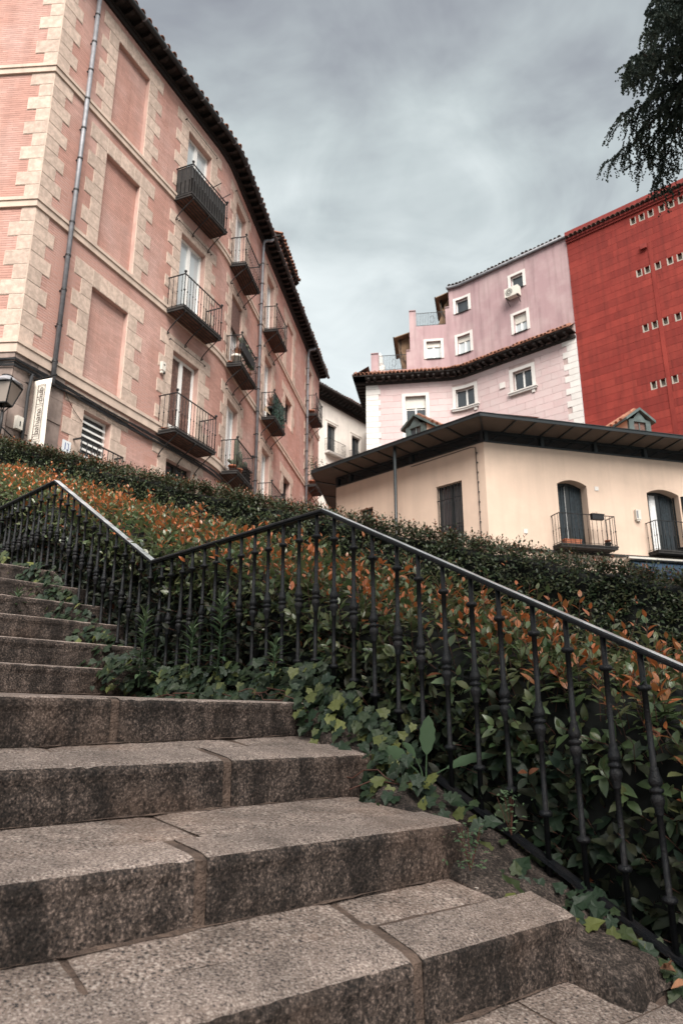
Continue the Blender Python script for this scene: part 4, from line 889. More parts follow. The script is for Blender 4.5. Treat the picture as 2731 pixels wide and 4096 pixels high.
# ------------------------------------------------------------------ cream building with the steel roof
def cream_building():
    C = np.array((4.57, 21.52)); LL = 6.75
    PC = Path(C - LL * yv(135)[:2], [(LL - 0.1, 135, 135), (0.1, 135, 135), (0.1, 75, 75), (16, 75, 75)], -LL)
    B = root('cream_building', 'cream rendered two-storey building with dark overhanging steel roof and clerestory strip', 'building', (4.57, 21.52, 1.2))
    P = PC.P; ZW, ZS, ZF = 8.61, 9.02, 9.06
    def arch(a, b, z1, k=8): return [(a + (b - a) * i / k, z1 + 0.16 * (1 - (2 * i / k - 1) ** 2)) for i in range(k + 1)]
    doors = [(2.54, 3.63, 5.30, 7.42), (5.93, 7.2, 5.30, 7.38), (10.2, 11.3, 5.30, 7.4)]
    wl = (-1.97, -0.92, 5.4, 7.53); ws = (-5.5, -4.85, 6.2, 7.46)
    holes = [(a, b, z0, z1 + 0.16, 0.42) for a, b, z0, z1 in doors] + [(*wl, 0.25), (*ws, 0.25)]
    m = MB(); PC.wall(m, -LL, 12, 0.5, ZW, holes)
    # left end wall turns away from the street
    a = P(-LL, 0); bk = a + yv(9) * 9; m.add([(*a[:2], 0.5), (*bk[:2], 0.5), (*bk[:2], ZS), (*a[:2], ZS)], [(0, 1, 2, 3)])
    for a, b, z0, z1 in doors:   # plaster above the segmental arch
        pts = arch(a, b, z1)
        for (u, zu), (w, zw) in zip(pts, pts[1:]):
            m.hexa([P(u, zu, -0.42), P(w, zw, -0.42), P(w, zw, 0), P(u, zu, 0), P(u, z1 + 0.165, -0.42), P(w, z1 + 0.165, -0.42), P(w, z1 + 0.165, 0), P(u, z1 + 0.165, 0)])
    m.build('wall', M['cream'], B)
    # clerestory strip: dark glass between steel posts
    m = MB(); PC.box(m, -LL, 12, ZW, ZW + 0.05, -0.12, 0.03); PC.box(m, -LL, 12, ZS - 0.05, ZS, -0.12, 0.02); m.build('clerestory_frame', M['steel'], B)
    m = MB(); PC.quad(m, -LL, 12, ZW + 0.05, ZS - 0.05, -0.06); m.build('clerestory_glass', M['stripglass'], B)
    for s in (-LL + 0.05, -6.0, -3.02, -0.06, 0.1, 2.12, 4.13, 6.08, 8.1, 10.1): mm = MB(); PC.box(mm, s - 0.06, s + 0.06, ZW + 0.05, ZS - 0.05, -0.12, 0.025); mm.build('clerestory_post', M['steel'], B)
    # roof: soffit panels between beams, fascia and the return on the left
    OV = 1.0; SL = -LL - 0.75
    def soffit(s0, s1, key):
        a, b = s0, s1; m = MB(); m.hexa([P(a, ZS, 0.0), P(b, ZS, 0.0), P(b, ZF, OV - .02), P(a, ZF, OV - .02), P(a, ZS + .03, 0.0), P(b, ZS + .03, 0.0), P(b, ZF + .03, OV - .02), P(a, ZF + .03, OV - .02)]); m.build('soffit_panel', M['soffit'], B)
    ss = list(np.linspace(-LL, 0, 10)) + list(np.arange(0.68, 12.1, 0.68))
    for a, b in zip(ss, ss[1:]): soffit(a, b, 0)
    for s in ss[1:]: mm = MB(); mm.bar(P(s, ZS - 0.012, 0.03), P(s, ZF - 0.012, OV - .02), 0.05, 0.05); mm.build('soffit_beam', M['steel'], B)
    m = MB(); PC.box(m, -LL - 0.0, 12, ZF - 0.02, ZF + 0.09, OV - 0.03, OV); PC.box(m, -LL, 12, ZF + 0.09, ZF + 0.11, OV - 0.06, OV + 0.02); m.build('fascia', M['steel'], B)
    d, nn = PC.frame(-3); d9 = yv(9); n9 = np.array((-d9[1], d9[0], 0))
    q0, q1 = P(-LL, ZF, OV), P(-LL, ZS, 0); l0 = q0 - 0.0 * d; e0 = q0 + n9 * 0.0
    q2 = q1 + d9 * 9; o2 = q2 + n9 * 1.05 + (0, 0, ZF - ZS); q3 = np.array(q0) - d * 0.35
    m = MB(); m.hexa([q1, q0, q3, o2 * 0 + q3 + d9 * 0.01, q1 + (0, 0, .03), q0 + (0, 0, .03), q3 + (0, 0, .03), q3 + d9 * 0.01 + (0, 0, .03)]); m.add([q1, q3, o2, q2], [(0, 1, 2, 3)]); m.build('soffit_panel', M['soffit'], B)
    m = MB(); m.bar(q3 + (0, 0, .04), o2 + (0, 0, .04), 0.03, 0.14); m.bar(q3 + (0, 0, .04), np.array(q0) + (0, 0, .04), 0.03, 0.14)
    m.build('end_fascia', M['steel'], B)
    for t in (0.1, 0.3, 0.5, 0.8): mm = MB(); mm.bar(q1 + (q2 - q1) * t - (0, 0, .012), q3 + (o2 - q3) * t - (0, 0, .012), 0.05, 0.05); mm.build('soffit_beam', M['steel'], B)
    rt = 10.75; m = MB(); c = PC.cuts(-LL, 12)
    for u, w in zip(c, c[1:]): m.add([P(u, ZF + .1, OV), P(w, ZF + .1, OV), P(w, rt, -4.0), P(u, rt, -4.0)], [(0, 1, 2, 3)])
    rr = P(-LL, rt, -4.0); m.add([q3 + (0, 0, .1), o2 + (0, 0, .1), rr, np.array(q0) + (0, 0, .1)], [(0, 1, 2), (0, 2, 3)]); m.build('roof', M['terra'], B)
    # posts under the eave
    p = np.array((1.83, 23.11)); m = MB(); m.tube([(*p, 1.0), (*p, ZF)], 0.055, 10); m.build('roof_post', M['steel'], B, True)
    # arched doors
    for i, (a, b, z0, z1) in enumerate(doors):
        f = MB(); w = 0.07; PC.box(f, a, a + w, z0, z1 + .02, -0.40, -0.34); PC.box(f, b - w, b, z0, z1 + .02, -0.40, -0.34); PC.box(f, (a + b) / 2 - w, (a + b) / 2 + w, z0, z1 + 0.15, -0.40, -0.335)
        pts = arch(a, b, z1)
        for (u, zu), (v, zv) in zip(pts, pts[1:]): f.hexa([P(u, zu - .08, -.4), P(v, zv - .08, -.4), P(v, zv - .08, -.345), P(u, zu - .08, -.345), P(u, zu, -.4), P(v, zv, -.4), P(v, zv, -.345), P(u, zu, -.345)])
        D = f.build('door_frame', M['steel'], B)
        for u, v in ((a + w, (a + b) / 2 - w), ((a + b) / 2 + w, b - w)):
            g = MB(); PC.box(g, u, v, z0, z1 + 0.06, -0.392, -0.38); g.build('pane', M['glass'], D)
        # curtains, hung as folded cloth
        hang = [((0.05, 0.40, 'bluecurtain'), (0.43, 0.56, 'curtain'), (0.60, 0.95, 'bluecurtain')), ((0.16, 0.24, 'bluecurtain'), (0.26, 0.50, 'curtain'), (0.60, 0.86, 'bluecurtain')), ((0.1, 0.9, 'curtain'),)][i]
        for fu, fv, mm_ in hang:
            u, v = a + (b - a) * fu, a + (b - a) * fv
            n = 16; V = []
            for k in range(n + 1):
                s = u + (v - u) * k / n; o = -0.36 + 0.025 * math.sin(k * 1.7)
                V += [P(s, z0 + 0.02, o), P(s, z1 + 0.04, o)]
            g = MB().add(V, [(2 * k, 2 * k + 2, 2 * k + 3, 2 * k + 1) for k in range(n)]); g.build('door_curtain', M[mm_], D, True)
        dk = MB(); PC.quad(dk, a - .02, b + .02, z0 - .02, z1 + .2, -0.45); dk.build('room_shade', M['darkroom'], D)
        if i == 1:  # open shutter leaf on the right of the second door
            g = MB(); g.hexa([P(b - 0.02, z0 + .02, -0.3), P(b + 0.0, z0 + .02, -0.3), P(b + .16, z0 + .02, 0.2), P(b + .12, z0 + .02, 0.2), P(b - .02, z1, -0.3), P(b, z1, -0.3), P(b + .16, z1 - .06, 0.2), P(b + .12, z1 - .06, 0.2)]); g.build('shutter_leaf', M['steel'], D)
            g = MB(); PC.box(g, a + .02, a + .2, z0 + .02, z1, -.3, -.26); g.build('shutter_leaf', M['steel'], D)
    # balconies in front of the doors, rounded at the corner by a short chamfer
    for a, b in ((2.2, 4.22), (5.72, 7.75), (9.9, 11.6)):
        bal = balcony(PC, a, b, 5.28, 0.5, B, h=1.0, n=12, nside=3, brackets=0, finials=False, under=False, slabm='slab', slabh=0.1)
    m = MB(); PC.box(m, -LL, 12, 5.08, 5.16, 0, 0.05); m.build('string_course', M['slab'], B)
    # barred window on the left face
    window(PC, *wl, 0.22, B, 2, 0, 'glass', frame='steel', curtain='bluecurtain'); window(PC, *ws, 0.2, B, 1, 0, 'glass', frame='steel')
    G = MB(); PC.box(G, wl[0] + .02, wl[1] - .02, 6.1, 6.13, -.03, -.01); PC.box(G, wl[0] + .02, wl[1] - .02, 7.0, 7.03, -.03, -.01); g = G.build('window_bars', M['iron'], B)
    for k in range(8): put('bar', bar_mesh(2.1, 0.011, False), g, P(wl[0] + 0.06 + (wl[1] - wl[0] - .12) * k / 7, wl[2], -0.02))
    # cable down the corner, wall boxes
    m = MB(); m.tube([P(-3, 8.52, .02), P(-0.5, 8.55, .02), P(-0.3, 8.5, .03), P(-0.27, 6.9, .025), P(-0.27, 4.5, .025)], 0.014, 5)
    for k in range(9): m.box(P(-0.27, 8.3 - k * 0.33, .02), (0.05, 0.05, 0.03))
    m.build('wall_cable', M['cable'], B)
    for s, z in ((4.0, 7.36), (1.27, 5.72)): mm = MB(); PC.box(mm, s - 0.07, s + 0.07, z - .07, z + .07, 0, 0.02); mm.build('cover_plate', M['whitestone'], B)
    mm = MB(); PC.box(mm, 5.34, 5.53, 6.38, 6.72, 0, 0.11); PC.box(mm, 5.37, 5.5, 6.33, 6.38, 0, 0.09); o = tag(mm.build('alarm_box', M['plastic']), 'grey-white alarm box on the cream wall between the two arched doors', 'alarm')
    k = MB(); PC.box(k, 5.36, 5.42, 6.42, 6.68, 0.11, 0.114); k.build('alarm_lens', M['zinc'], o)
    # shop awning below the balconies on the right
    m = MB(); m.hexa([P(4.9, 4.72, 0.05), P(11, 4.72, 0.05), P(11, 4.2, 1.1), P(4.9, 4.2, 1.1), P(4.9, 4.98, 0.05), P(11, 4.98, 0.05), P(11, 4.4, 1.1), P(4.9, 4.4, 1.1)]); A = m.build('shop_awning', M['blueawning'], B)
    m = MB(); PC.box(m, 4.7, 11.2, 4.98, 5.04, 0.05, 0.35); m.build('awning_cover', M['plastic'], A)
    # dormers
    for s, sc_ in ((-3.5, 1.0), (6.75, 1.0)):
        d, nn = PC.frame(s); i0 = -0.9; q = lambda u, z, o: P(s, z, o) + d * u
        w, zb, ze, za = 0.46, 9.7, 10.5, 10.86; f = MB()
        # front face with its opening
        ow, ob, ot = 0.25, 9.95, 10.44
        for pts in ([(-w, zb), (-ow, zb), (-ow, ze + .05), (-w, ze)], [(ow, zb), (w, zb), (w, ze), (ow, ze + .05)], [(-ow, ot), (ow, ot), (ow, ze + .05), (0, za), (-ow, ze + .05)], [(-ow, zb), (ow, zb), (ow, ob), (-ow, ob)]):
            k = len(pts); V = [q(u, z, i0) for u, z in pts] + [q(u, z, i0 - .1) for u, z in pts]
            f.add(V, [tuple(range(k)), tuple(range(k, 2 * k))[::-1]] + [(j, k + j, k + (j + 1) % k, (j + 1) % k) for j in range(k)])
        Dm = f.build('dormer', M['greymetal'], B)
        f = MB(); f.hexa([q(-ow, ob, i0 - .07), q(ow, ob, i0 - .07), q(ow, ob, i0 - .09), q(-ow, ob, i0 - .09), q(-ow, ot, i0 - .07), q(ow, ot, i0 - .07), q(ow, ot, i0 - .09), q(-ow, ot, i0 - .09)]); f.build('dormer_pane', M['glass'] if s < 0 else M['doorwood'], Dm)
        f = MB(); f.bar(q(0, ob, i0 - .05), q(0, ot, i0 - .05), 0.03); f.build('glazing_bar', M['greymetal'], Dm)
        for sg in (-1, 1):
            f = MB(); f.hexa([q(sg * w, zb, i0 - .1), q(sg * (w - .04), zb, i0 - .1), q(sg * (w - .04), zb + .9, i0 - 2.2), q(sg * w, zb + .9, i0 - 2.2), q(sg * w, ze, i0 - .1), q(sg * (w - .04), ze, i0 - .1), q(sg * (w - .04), ze, i0 - 2.2), q(sg * w, ze, i0 - 2.2)]); f.build('dormer_cheek', M['cream'], Dm)
            f = MB(); e_ = 0.62; zz = ze - .07
            f.hexa([q(sg * e_, zz, i0 + .1), q(0, za + .02, i0 + .1), q(0, za + .02, i0 - 2.6), q(sg * e_, zz, i0 - 2.6), q(sg * e_, zz + .1, i0 + .1), q(0, za + .12, i0 + .1), q(0, za + .12, i0 - 2.6), q(sg * e_, zz + .1, i0 - 2.6)]); f.build('dormer_roof', M['greymetal'] , Dm)
            f = MB()
            for k in range(8): f.tube([q(sg * (e_ + .02), zz + .1, i0 - .2 - k * .28), q(0, za + .14, i0 - .2 - k * .28)], 0.08, 6)
            f.build('dormer_tiles', M['terra'], Dm)
    return PC
PC = cream_building()
# ------------------------------------------------------------------ foreground plan: railing line, stairs, ground
QS = np.array((0.59, 3.174))
QP = Path(QS + yv(-44)[:2] * -3.0, [(3.0 + 2.862, -44, -44), (9.0, -46, -46)], -3.0)
def railz(s):
    if s < 0.986: return 1.132 + 0.518 * (s - 0.986)
    if s < 2.862: return 1.132
    if s < 4.717: return 1.132 + 0.576 * (s - 2.862)
    return 2.2
def base(s): return railz(s) - 0.985
def rot(yaw): return yv(yaw)
HA = np.array((-5.86, 11.4)); HD = yv(112.79)[:2]; HN = np.array((HD[1], -HD[0]))      # back hedge line, HN points to the camera side
def hz(t): return 4.60 - 0.353 * t + 0.004 * t * t
def Hgt(x, y):
    """ground height"""
    dx, dy = x - QS[0], y - QS[1]; s = dx * -0.695 + dy * 0.719; w = dx * 0.719 + dy * 0.695
    sc_ = min(max(s, -6.0), 9.5); zr = base(min(sc_, 4.717)) + max(0, sc_ - 5.6) * 0.36
    t = (x - HA[0]) * HD[0] + (y - HA[1]) * HD[1]; h = (x - HA[0]) * HN[0] + (y - HA[1]) * HN[1]   # h>0 camera side
    zb = hz(min(max(t, -4), 13)) - 0.95
    if w < -0.12: return min(zr - 0.62, 2.4)
    if h > 0.3:
        f = max(0.0, min(1.0, (w - 0.0) / max(0.4, w + h - 0.3)))
        a = max(0.0, min(1.0, (w + 0.12) / 0.14))
        return (zr - 0.62) * (1 - a) + a * ((zr - 0.10) * (1 - f) + zb * f)
    far = 3.0 - 0.075 * (y - 13) - 0.09 * (x + 5.5); far = max(0.3, min(3.4, far)); g = max(0, min(1, (-h - 0.6) / 7))
    return zb * (1 - g) + far * g
def ground():
    xs = np.concatenate([np.linspace(-160, -14, 14), np.linspace(-13, -7, 12), np.linspace(-6.6, 6.6, 76), np.linspace(7, 14, 12), np.linspace(16, 160, 14)])
    ys = np.concatenate([np.linspace(-120, -6, 12), np.linspace(-5, 0, 10), np.linspace(0.2, 13, 78), np.linspace(13.6, 40, 20), np.linspace(45, 200, 14)])
    V = np.array([(x, y, Hgt(x, y)) for y in ys for x in xs]); nx = len(xs)
    F = np.array([(j * nx + i, j * nx + i + 1, (j + 1) * nx + i + 1, (j + 1) * nx + i) for j in range(len(ys) - 1) for i in range(nx - 1)])
    me = mesh_np('ground', V, F, M['road'], True); me.materials.append(M['soil']); me.materials.append(M['lawn'])
    idx = np.zeros(len(F), dtype=np.int32); C_ = V[F].mean(1)
    for k, (x, y, z) in enumerate(C_):
        dx, dy = x - QS[0], y - QS[1]; w = dx * 0.719 + dy * 0.695; h = (x - HA[0]) * HN[0] + (y - HA[1]) * HN[1]
        if w > -0.3 and h > -0.7: idx[k] = 1 if w < 1.15 or h < 0.2 else 2
    me.polygons.foreach_set('material_index', idx)
    tag(link('ground', me), kind='structure')
ground()

def sweep(name, prof, Lp, u, org, back, mats, parent, nl, amp, chip, seed, end=True, slope=0.0):
    """stone cut: profile (depth, z, matindex) swept along u from org (right end) for length Lp; noise roughens it"""
    V = []; k = len(prof)
    for i in range(nl + 1):
        t = Lp * i / nl; b0 = org + u * t
        for j, (dp, z, mi) in enumerate(prof):
            p = b0 + back * dp + np.array((0, 0, z)); q = p + seed
            a = amp[mi]; n1 = nz(q, 6.0) * 0.35 + nz(q, 21.0) * 0.35 + nz(q, 55.0) * 0.5
            if mi == 1: p = p + back * (-n1 * a) + np.array((0, 0, 0.25 * a * nz(q + 5, 16)))
            else: p = p + np.array((0, 0, n1 * a))
            if abs(dp) < 0.03 and z > -0.03 + (0 if dp > 0 else 0): 
                c = max(0.0, nz(q + 11, 6.5) * 0.6 + nz(q + 3, 26) * 0.9 + nz(q + 8, 60) * 0.6 - 0.18) * chip; p = p + np.array((0, 0, -c)) + back * c * 0.6
            V.append(p)
    F = []; mi_ = []
    for i in range(nl):
        for j in range(k - 1):
            F.append((i * k + j, (i + 1) * k + j, (i + 1) * k + j + 1, i * k + j + 1)); mi_.append(prof[j + 1][2])
    mb = MB().add(V, F)
    if end:
        mb.f.append(tuple(range(k))); mb.f.append(tuple(range(nl * k, (nl + 1) * k))[::-1]); mi_ += [1, 1]
    me = bpy.data.meshes.new(name); me.from_pydata(mb.v, [], mb.f)
    for m in mats: me.materials.append(M[m])
    me.polygons.foreach_set('material_index', np.array(mi_, dtype=np.int32)); me.update()
    return link(name, me, parent)

def v3(x, y, z): return np.array((x, y, z), float)
STEPS = [  # right end x,y, edge z, yaw of the edge, nosing joints, tread joints, nosing depth
    ((1.36, 1.98), -1.10, 51, [0.8, 2.1], [0.4, 1.3, 2.3], 0.21), ((1.03, 2.28), -0.86, 51, [1.05, 2.3], [0.3, 1.2, 2.2], 0.21),
    ((0.699, 2.581), -0.617, 51, [0.633, 1.95, 3.0], [0.65, 1.46, 2.4], 0.19), ((0.374, 2.802), -0.362, 50, [0.99, 2.2], [0.867, 1.9, 2.8], 0.215),
    ((0.12, 3.37), -0.143, 48.3, [0.737, 2.05], [0.45, 1.3, 2.2], 0.24), ((-0.185, 3.769), 0.086, 42, [1.074, 2.3], [0.7, 1.6, 2.6], 0.26),
    ((-1.36, 5.10), 0.33, 40, [1.3], [1.1, 2.2], 0.22), ((-1.55, 5.32), 0.52, 42, [1.7], [0.8, 2.0], 0.22), ((-1.76, 5.55), 0.71, 42, [1.0, 2.4], [1.2], 0.22),
    ((-1.99, 5.86), 0.90, 42, [1.5], [0.9, 2.2], 0.22), ((-2.2, 6.15), 1.09, 42, [1.2], [1.4], 0.22), ((-2.44, 6.42), 1.28, 42, [0.9, 2.2], [1.0, 2.0], 0.22)]
def stairs():
    S = root('stone_stairs', None, None, (-1, 3, 0), kind='structure')
    for k, (Rk, z, yw, nj, tj, nd) in enumerate(STEPS):
        hero = 2 <= k <= 5; u = -yv(yw); bk = np.array((u[1], -u[0], 0.0)); bk = -bk if np.dot(bk, yv(-42)) < 0 else bk
        org = v3(*Rk, z) - u * 0.10; L = 3.5; tl = -0.10
        if k + 1 < len(STEPS):
            R2, z2, y2 = STEPS[k + 1][:3]; u2 = -yv(y2); zb = z2 - 0.17
        else: R2, z2, y2 = (Rk[0] - 2.2, Rk[1] + 2.2), z + 0.25, yw; u2 = u; zb = z + 0.03
        def backpt(t, inset=0.03):     # point on the next riser line straight behind distance t along this edge
            p = org + u * t; d_ = np.array((*R2, 0.0)) - v3(p[0], p[1], 0); n2 = np.array((-u2[1], u2[0], 0)); n2 = n2 if np.dot(n2, bk) > 0 else -n2
            return float(np.dot(d_, n2) / np.dot(bk, n2)) + inset
        dm = backpt(1.2); sl = (zb - z) / max(0.2, dm); H = 0.185 if k != 6 else 0.2
        js = [0.0] + [x + 0.1 for x in nj] + [L]
        for a, b in zip(js, js[1:]):
            g = 0.004 if a == 0 else 0.02
            e = 0.016 + rnd.uniform(-.003, .004)
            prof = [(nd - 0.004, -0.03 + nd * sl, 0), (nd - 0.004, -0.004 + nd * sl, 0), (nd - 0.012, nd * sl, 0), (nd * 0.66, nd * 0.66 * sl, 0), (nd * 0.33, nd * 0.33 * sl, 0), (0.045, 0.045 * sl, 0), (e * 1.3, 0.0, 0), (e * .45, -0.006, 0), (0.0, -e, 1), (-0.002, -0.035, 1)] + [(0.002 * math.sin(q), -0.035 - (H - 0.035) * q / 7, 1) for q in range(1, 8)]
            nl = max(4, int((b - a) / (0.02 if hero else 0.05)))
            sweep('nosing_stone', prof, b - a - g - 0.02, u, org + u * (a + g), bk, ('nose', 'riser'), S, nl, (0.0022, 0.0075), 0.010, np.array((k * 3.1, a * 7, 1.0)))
        for x in nj:  # mortar plugs in the joints between nosing stones
            m = MB(); c = org + u * (x + 0.1); h = 0.022
            prof = [(nd, nd * sl - 0.03), (nd, nd * sl - .004), (0.03, 0.03 * sl - .004), (0.008, -0.012), (0.006, -H)]
            V = []
            for i in range(3):
                for dp, zz in prof: q = c + u * (i - 1) * h + bk * dp + v3(0, 0, zz); V.append(q + bk * nz(q, 25) * 0.004)
            n = len(prof); m.add(V, [(i * n + j, (i + 1) * n + j, (i + 1) * n + j + 1, i * n + j + 1) for i in range(2) for j in range(n - 1)]); m.build('joint_mortar', M['mortarbrown'], S)
        js = [0.0] + [x + 0.1 for x in tj] + [L]
        for a, b in zip(js, js[1:]):
            m = MB(); nl = max(3, int((b - a) / (0.05 if hero else 0.15))); nw = 6; V = []; sd_ = np.array((k * 1.7, a * 3, 4.0)); dzz = rnd.uniform(-.004, .003)
            for i in range(nl + 1):
                t = a + 0.004 + (b - a - 0.008) * i / nl; D = backpt(t)
                for j in range(nw + 1):
                    dd = nd + 0.008 + (D - nd) * j / nw; p = org + u * t + bk * dd; q = p + sd_
                    V.append(p + v3(0, 0, dd * sl - 0.004 + dzz + nz(q, 5) * 0.003 + nz(q, 22) * 0.0015 - (0.006 if j == 0 or i in (0, nl) else 0)))
            m.add(V, [(i * (nw + 1) + j, (i + 1) * (nw + 1) + j, (i + 1) * (nw + 1) + j + 1, i * (nw + 1) + j + 1) for i in range(nl) for j in range(nw)])
            me = m.mesh('tread_slab', M['tread'], True); link('tread_slab', me, S)
        # bedding mortar under the slabs, closes the joints, and the grime line along the riser foot
        m = MB(); V = []; n = 40
        for i in range(n + 1):
            t = L * i / n; D = backpt(t, 0.06)
            for dd in (0.02, nd, D): p = org + u * t + bk * dd; V.append(p + v3(0, 0, dd * sl - 0.011 - (0.012 if dd < .1 else 0)))
            p = org + u * t + bk * 0.03; V.append(p + v3(0, 0, -0.3))
        m.add(V, [(i * 4 + j, (i + 1) * 4 + j, (i + 1) * 4 + j + 1, i * 4 + j + 1) for i in range(n) for j in (0, 1)] + [(i * 4 + 3, (i + 1) * 4 + 3, (i + 1) * 4, i * 4) for i in range(n)]); m.build('bedding_mortar', M['mortarbrown'], S)
        if k + 1 < len(STEPS):     # rough fillet of dirt where tread meets the next riser
            m = MB(); V = []
            n = 90 if hero else 30
            for i in range(n + 1):
                t = L * i / n; D = backpt(t, 0.0); a = max(0.001, 0.004 + 0.011 * nz(org + u * t, 7) + 0.006 * nz(org + u * t, 23))
                for dd, zz in ((D - a * 1.5, 0.0005), (D - a * .5, a * .35), (D + 0.015, a)): p = org + u * t + bk * dd; V.append(p + v3(0, 0, dd * sl + zz + nz(p, 30) * 0.003))
            m.add(V, [(i * 3 + j, (i + 1) * 3 + j, (i + 1) * 3 + j + 1, i * 3 + j + 1) for i in range(n) for j in (0, 1)]); m.build('dirt_fillet', M['mortarbrown'], S, True)
    # boulders of the kerb between the steps and the railing
    K = root('stair_kerb', None, None, (0.3, 3.2, -0.3), kind='structure')
    s = -2.6; i = 0
    while s < 5.0:
        ln = rnd.uniform(0.3, 0.52); sm = s + ln / 2
        wi = np.interp(sm, [-1.2, -0.5, -0.12, 0.47, 0.97, 1.3, 5], [-0.30, -0.335, -0.42, -0.24, -0.17, -0.16, -0.16])
        for (wa, wb, dz) in ((wi, 0.09, 0.0),):
            V = []; nx_, ny_ = 12, 8
            prof = [(0, -0.5), (0, -0.28), (0, -0.13), (0.005, -0.035), (0.06, -0.004), (0.4, 0.012), (0.75, 0.0), (0.97, -0.02), (1, -0.35)]
            for a in range(nx_ + 1):
                ss = s + ln * a / nx_; ed = min(a, nx_ - a) / nx_; drop = 0.05 * max(0, 1 - ed * 7) ** 2
                for f, zz in prof:
                    p = QP.P(ss, base(ss) - 0.035 - drop * (1 if zz > -0.3 else 0) - 0.02 * (1 - f), wa + (wb - wa) * f + drop * 0.5 * (1 if f < .2 else 0)) + v3(0, 0, zz)
                    q = p + np.array((i * 1.3, 0, 0)); V.append(p + np.array((nz(q, 6), nz(q + 4, 6), nz(q + 9, 5))) * 0.034 + np.array((nz(q, 22), nz(q + 4, 22), nz(q + 9, 22))) * 0.010)
            n = len(prof); m = MB().add(V, [(a * n + b, a * n + b + 1, (a + 1) * n + b + 1, (a + 1) * n + b) for a in range(nx_) for b in range(n - 1)] + [tuple(range(n))[::-1], tuple(range(nx_ * n, (nx_ + 1) * n))])
            m.build('kerb_boulder', M['kerbstone'], K, False)
            c = MB(); V = []
            for a in range(3):
                ss = s + ln - 0.03 + 0.03 * a
                for f, zz in prof: p = QP.P(ss, base(ss) - 0.085 - 0.05 * (1 - f), wa + 0.02 + (wb - wa - .02) * f) + v3(0, 0, zz); V.append(p + np.array((nz(p, 9), nz(p + 4, 9), nz(p + 9, 9))) * 0.015)
            c.add(V, [(a * n + b, a * n + b + 1, (a + 1) * n + b + 1, (a + 1) * n + b) for a in range(2) for b in range(n - 1)]); c.build('kerb_mortar', M['mortarbrown'], K)
        s += ln + 0.012; i += 1
stairs()

def top_faces(o):
    o.data.materials.append(M['handrail'])
    for j in (4, 5, 6): o.data.polygons[j].material_index = 1      # worn upper faces, sky sheen painted in as pale grey
def railing():
    Rr = root('iron_railing', 'dark iron railing with turned balusters beside the granite stairs', 'railing', QP.P(0, base(0), 0))
    ks = [-3.0, 0.986, 2.862, 4.717, 9.5]
    for a, b in zip(ks, ks[1:]):
        # top rail: flat bar with a rounded cap
        A, Bp = QP.P(a, railz(a + 1e-6) if a > -3 else railz(a), 0), QP.P(b - 1e-6, railz(b - 1e-6), 0)
        d = (Bp - A) / np.linalg.norm(Bp - A); x = np.cross(d, (0, 0, 1)); x /= np.linalg.norm(x); z = np.cross(x, d)
        pr = [(-0.030, -0.004), (-0.031, 0.004), (-0.028, 0.0105), (-0.024, 0.0125), (0.024, 0.0125), (0.028, 0.0105), (0.031, 0.004), (0.030, -0.004), (0.018, -0.004), (0.018, -0.012), (-0.018, -0.012), (-0.018, -0.004)]
        n = len(pr); V = [P_ + x * u + z * w for P_ in (A - d * 0.004, Bp + d * 0.004) for u, w in pr]
        top_faces(MB().add(V, [tuple(range(n))[::-1], tuple(range(n, 2 * n))] + [(j, (j + 1) % n, n + (j + 1) % n, n + j) for j in range(n)]).build('handrail', M['rail'], Rr))
        MB().bar(A - (0, 0, 0.99), Bp - (0, 0, 0.99), 0.045, 0.016).build('bottom_rail', M['rail'], Rr)
    # turned baluster: 0 at the bottom rail, h just under the handrail
    h = 0.975
    def z_(below): return h + 0.01 - below
    r = 0.0108
    pr = [(r, -0.06), (r, z_(0.835)), (0.020, z_(0.833)), (0.0255, z_(0.826)), (0.0255, z_(0.818)), (0.020, z_(0.811)), (r, z_(0.809)),
          (r, z_(0.562)), (0.0138, z_(0.560)), (0.0145, z_(0.553)), (0.016, z_(0.535)), (0.0225, z_(0.519)), (0.024, z_(0.509)), (0.0205, z_(0.496)), (0.0138, z_(0.490)),
          (0.0235, z_(0.486)), (0.025, z_(0.480)), (0.0235, z_(0.474)), (0.0138, z_(0.470)), (0.0205, z_(0.464)), (0.024, z_(0.451)), (0.0225, z_(0.441)), (0.0165, z_(0.424)), (0.0150, z_(0.408)), (0.0145, z_(0.404)), (r, z_(0.403)),
          (r, z_(0.146)), (0.0195, z_(0.144)), (0.025, z_(0.137)), (0.025, z_(0.130)), (0.0195, z_(0.123)), (r, z_(0.121)), (r, h + 0.004)]
    me = MB().lathe(pr, n=12).mesh('baluster', M['rail'], True)
    s = 0.016 - 0.1485 * 20
    while s < 9.4:
        if abs(s - 0.986) > 0.03 and s > -2.95:
            b = put('baluster', me, Rr, QP.P(s, base(s) + 0.0, 0)); b.rotation_euler = (rnd.gauss(0, .006), rnd.gauss(0, .006), rnd.uniform(0, 6.28))
        s += 0.1485 if s < 0.98 else 0.141
railing()

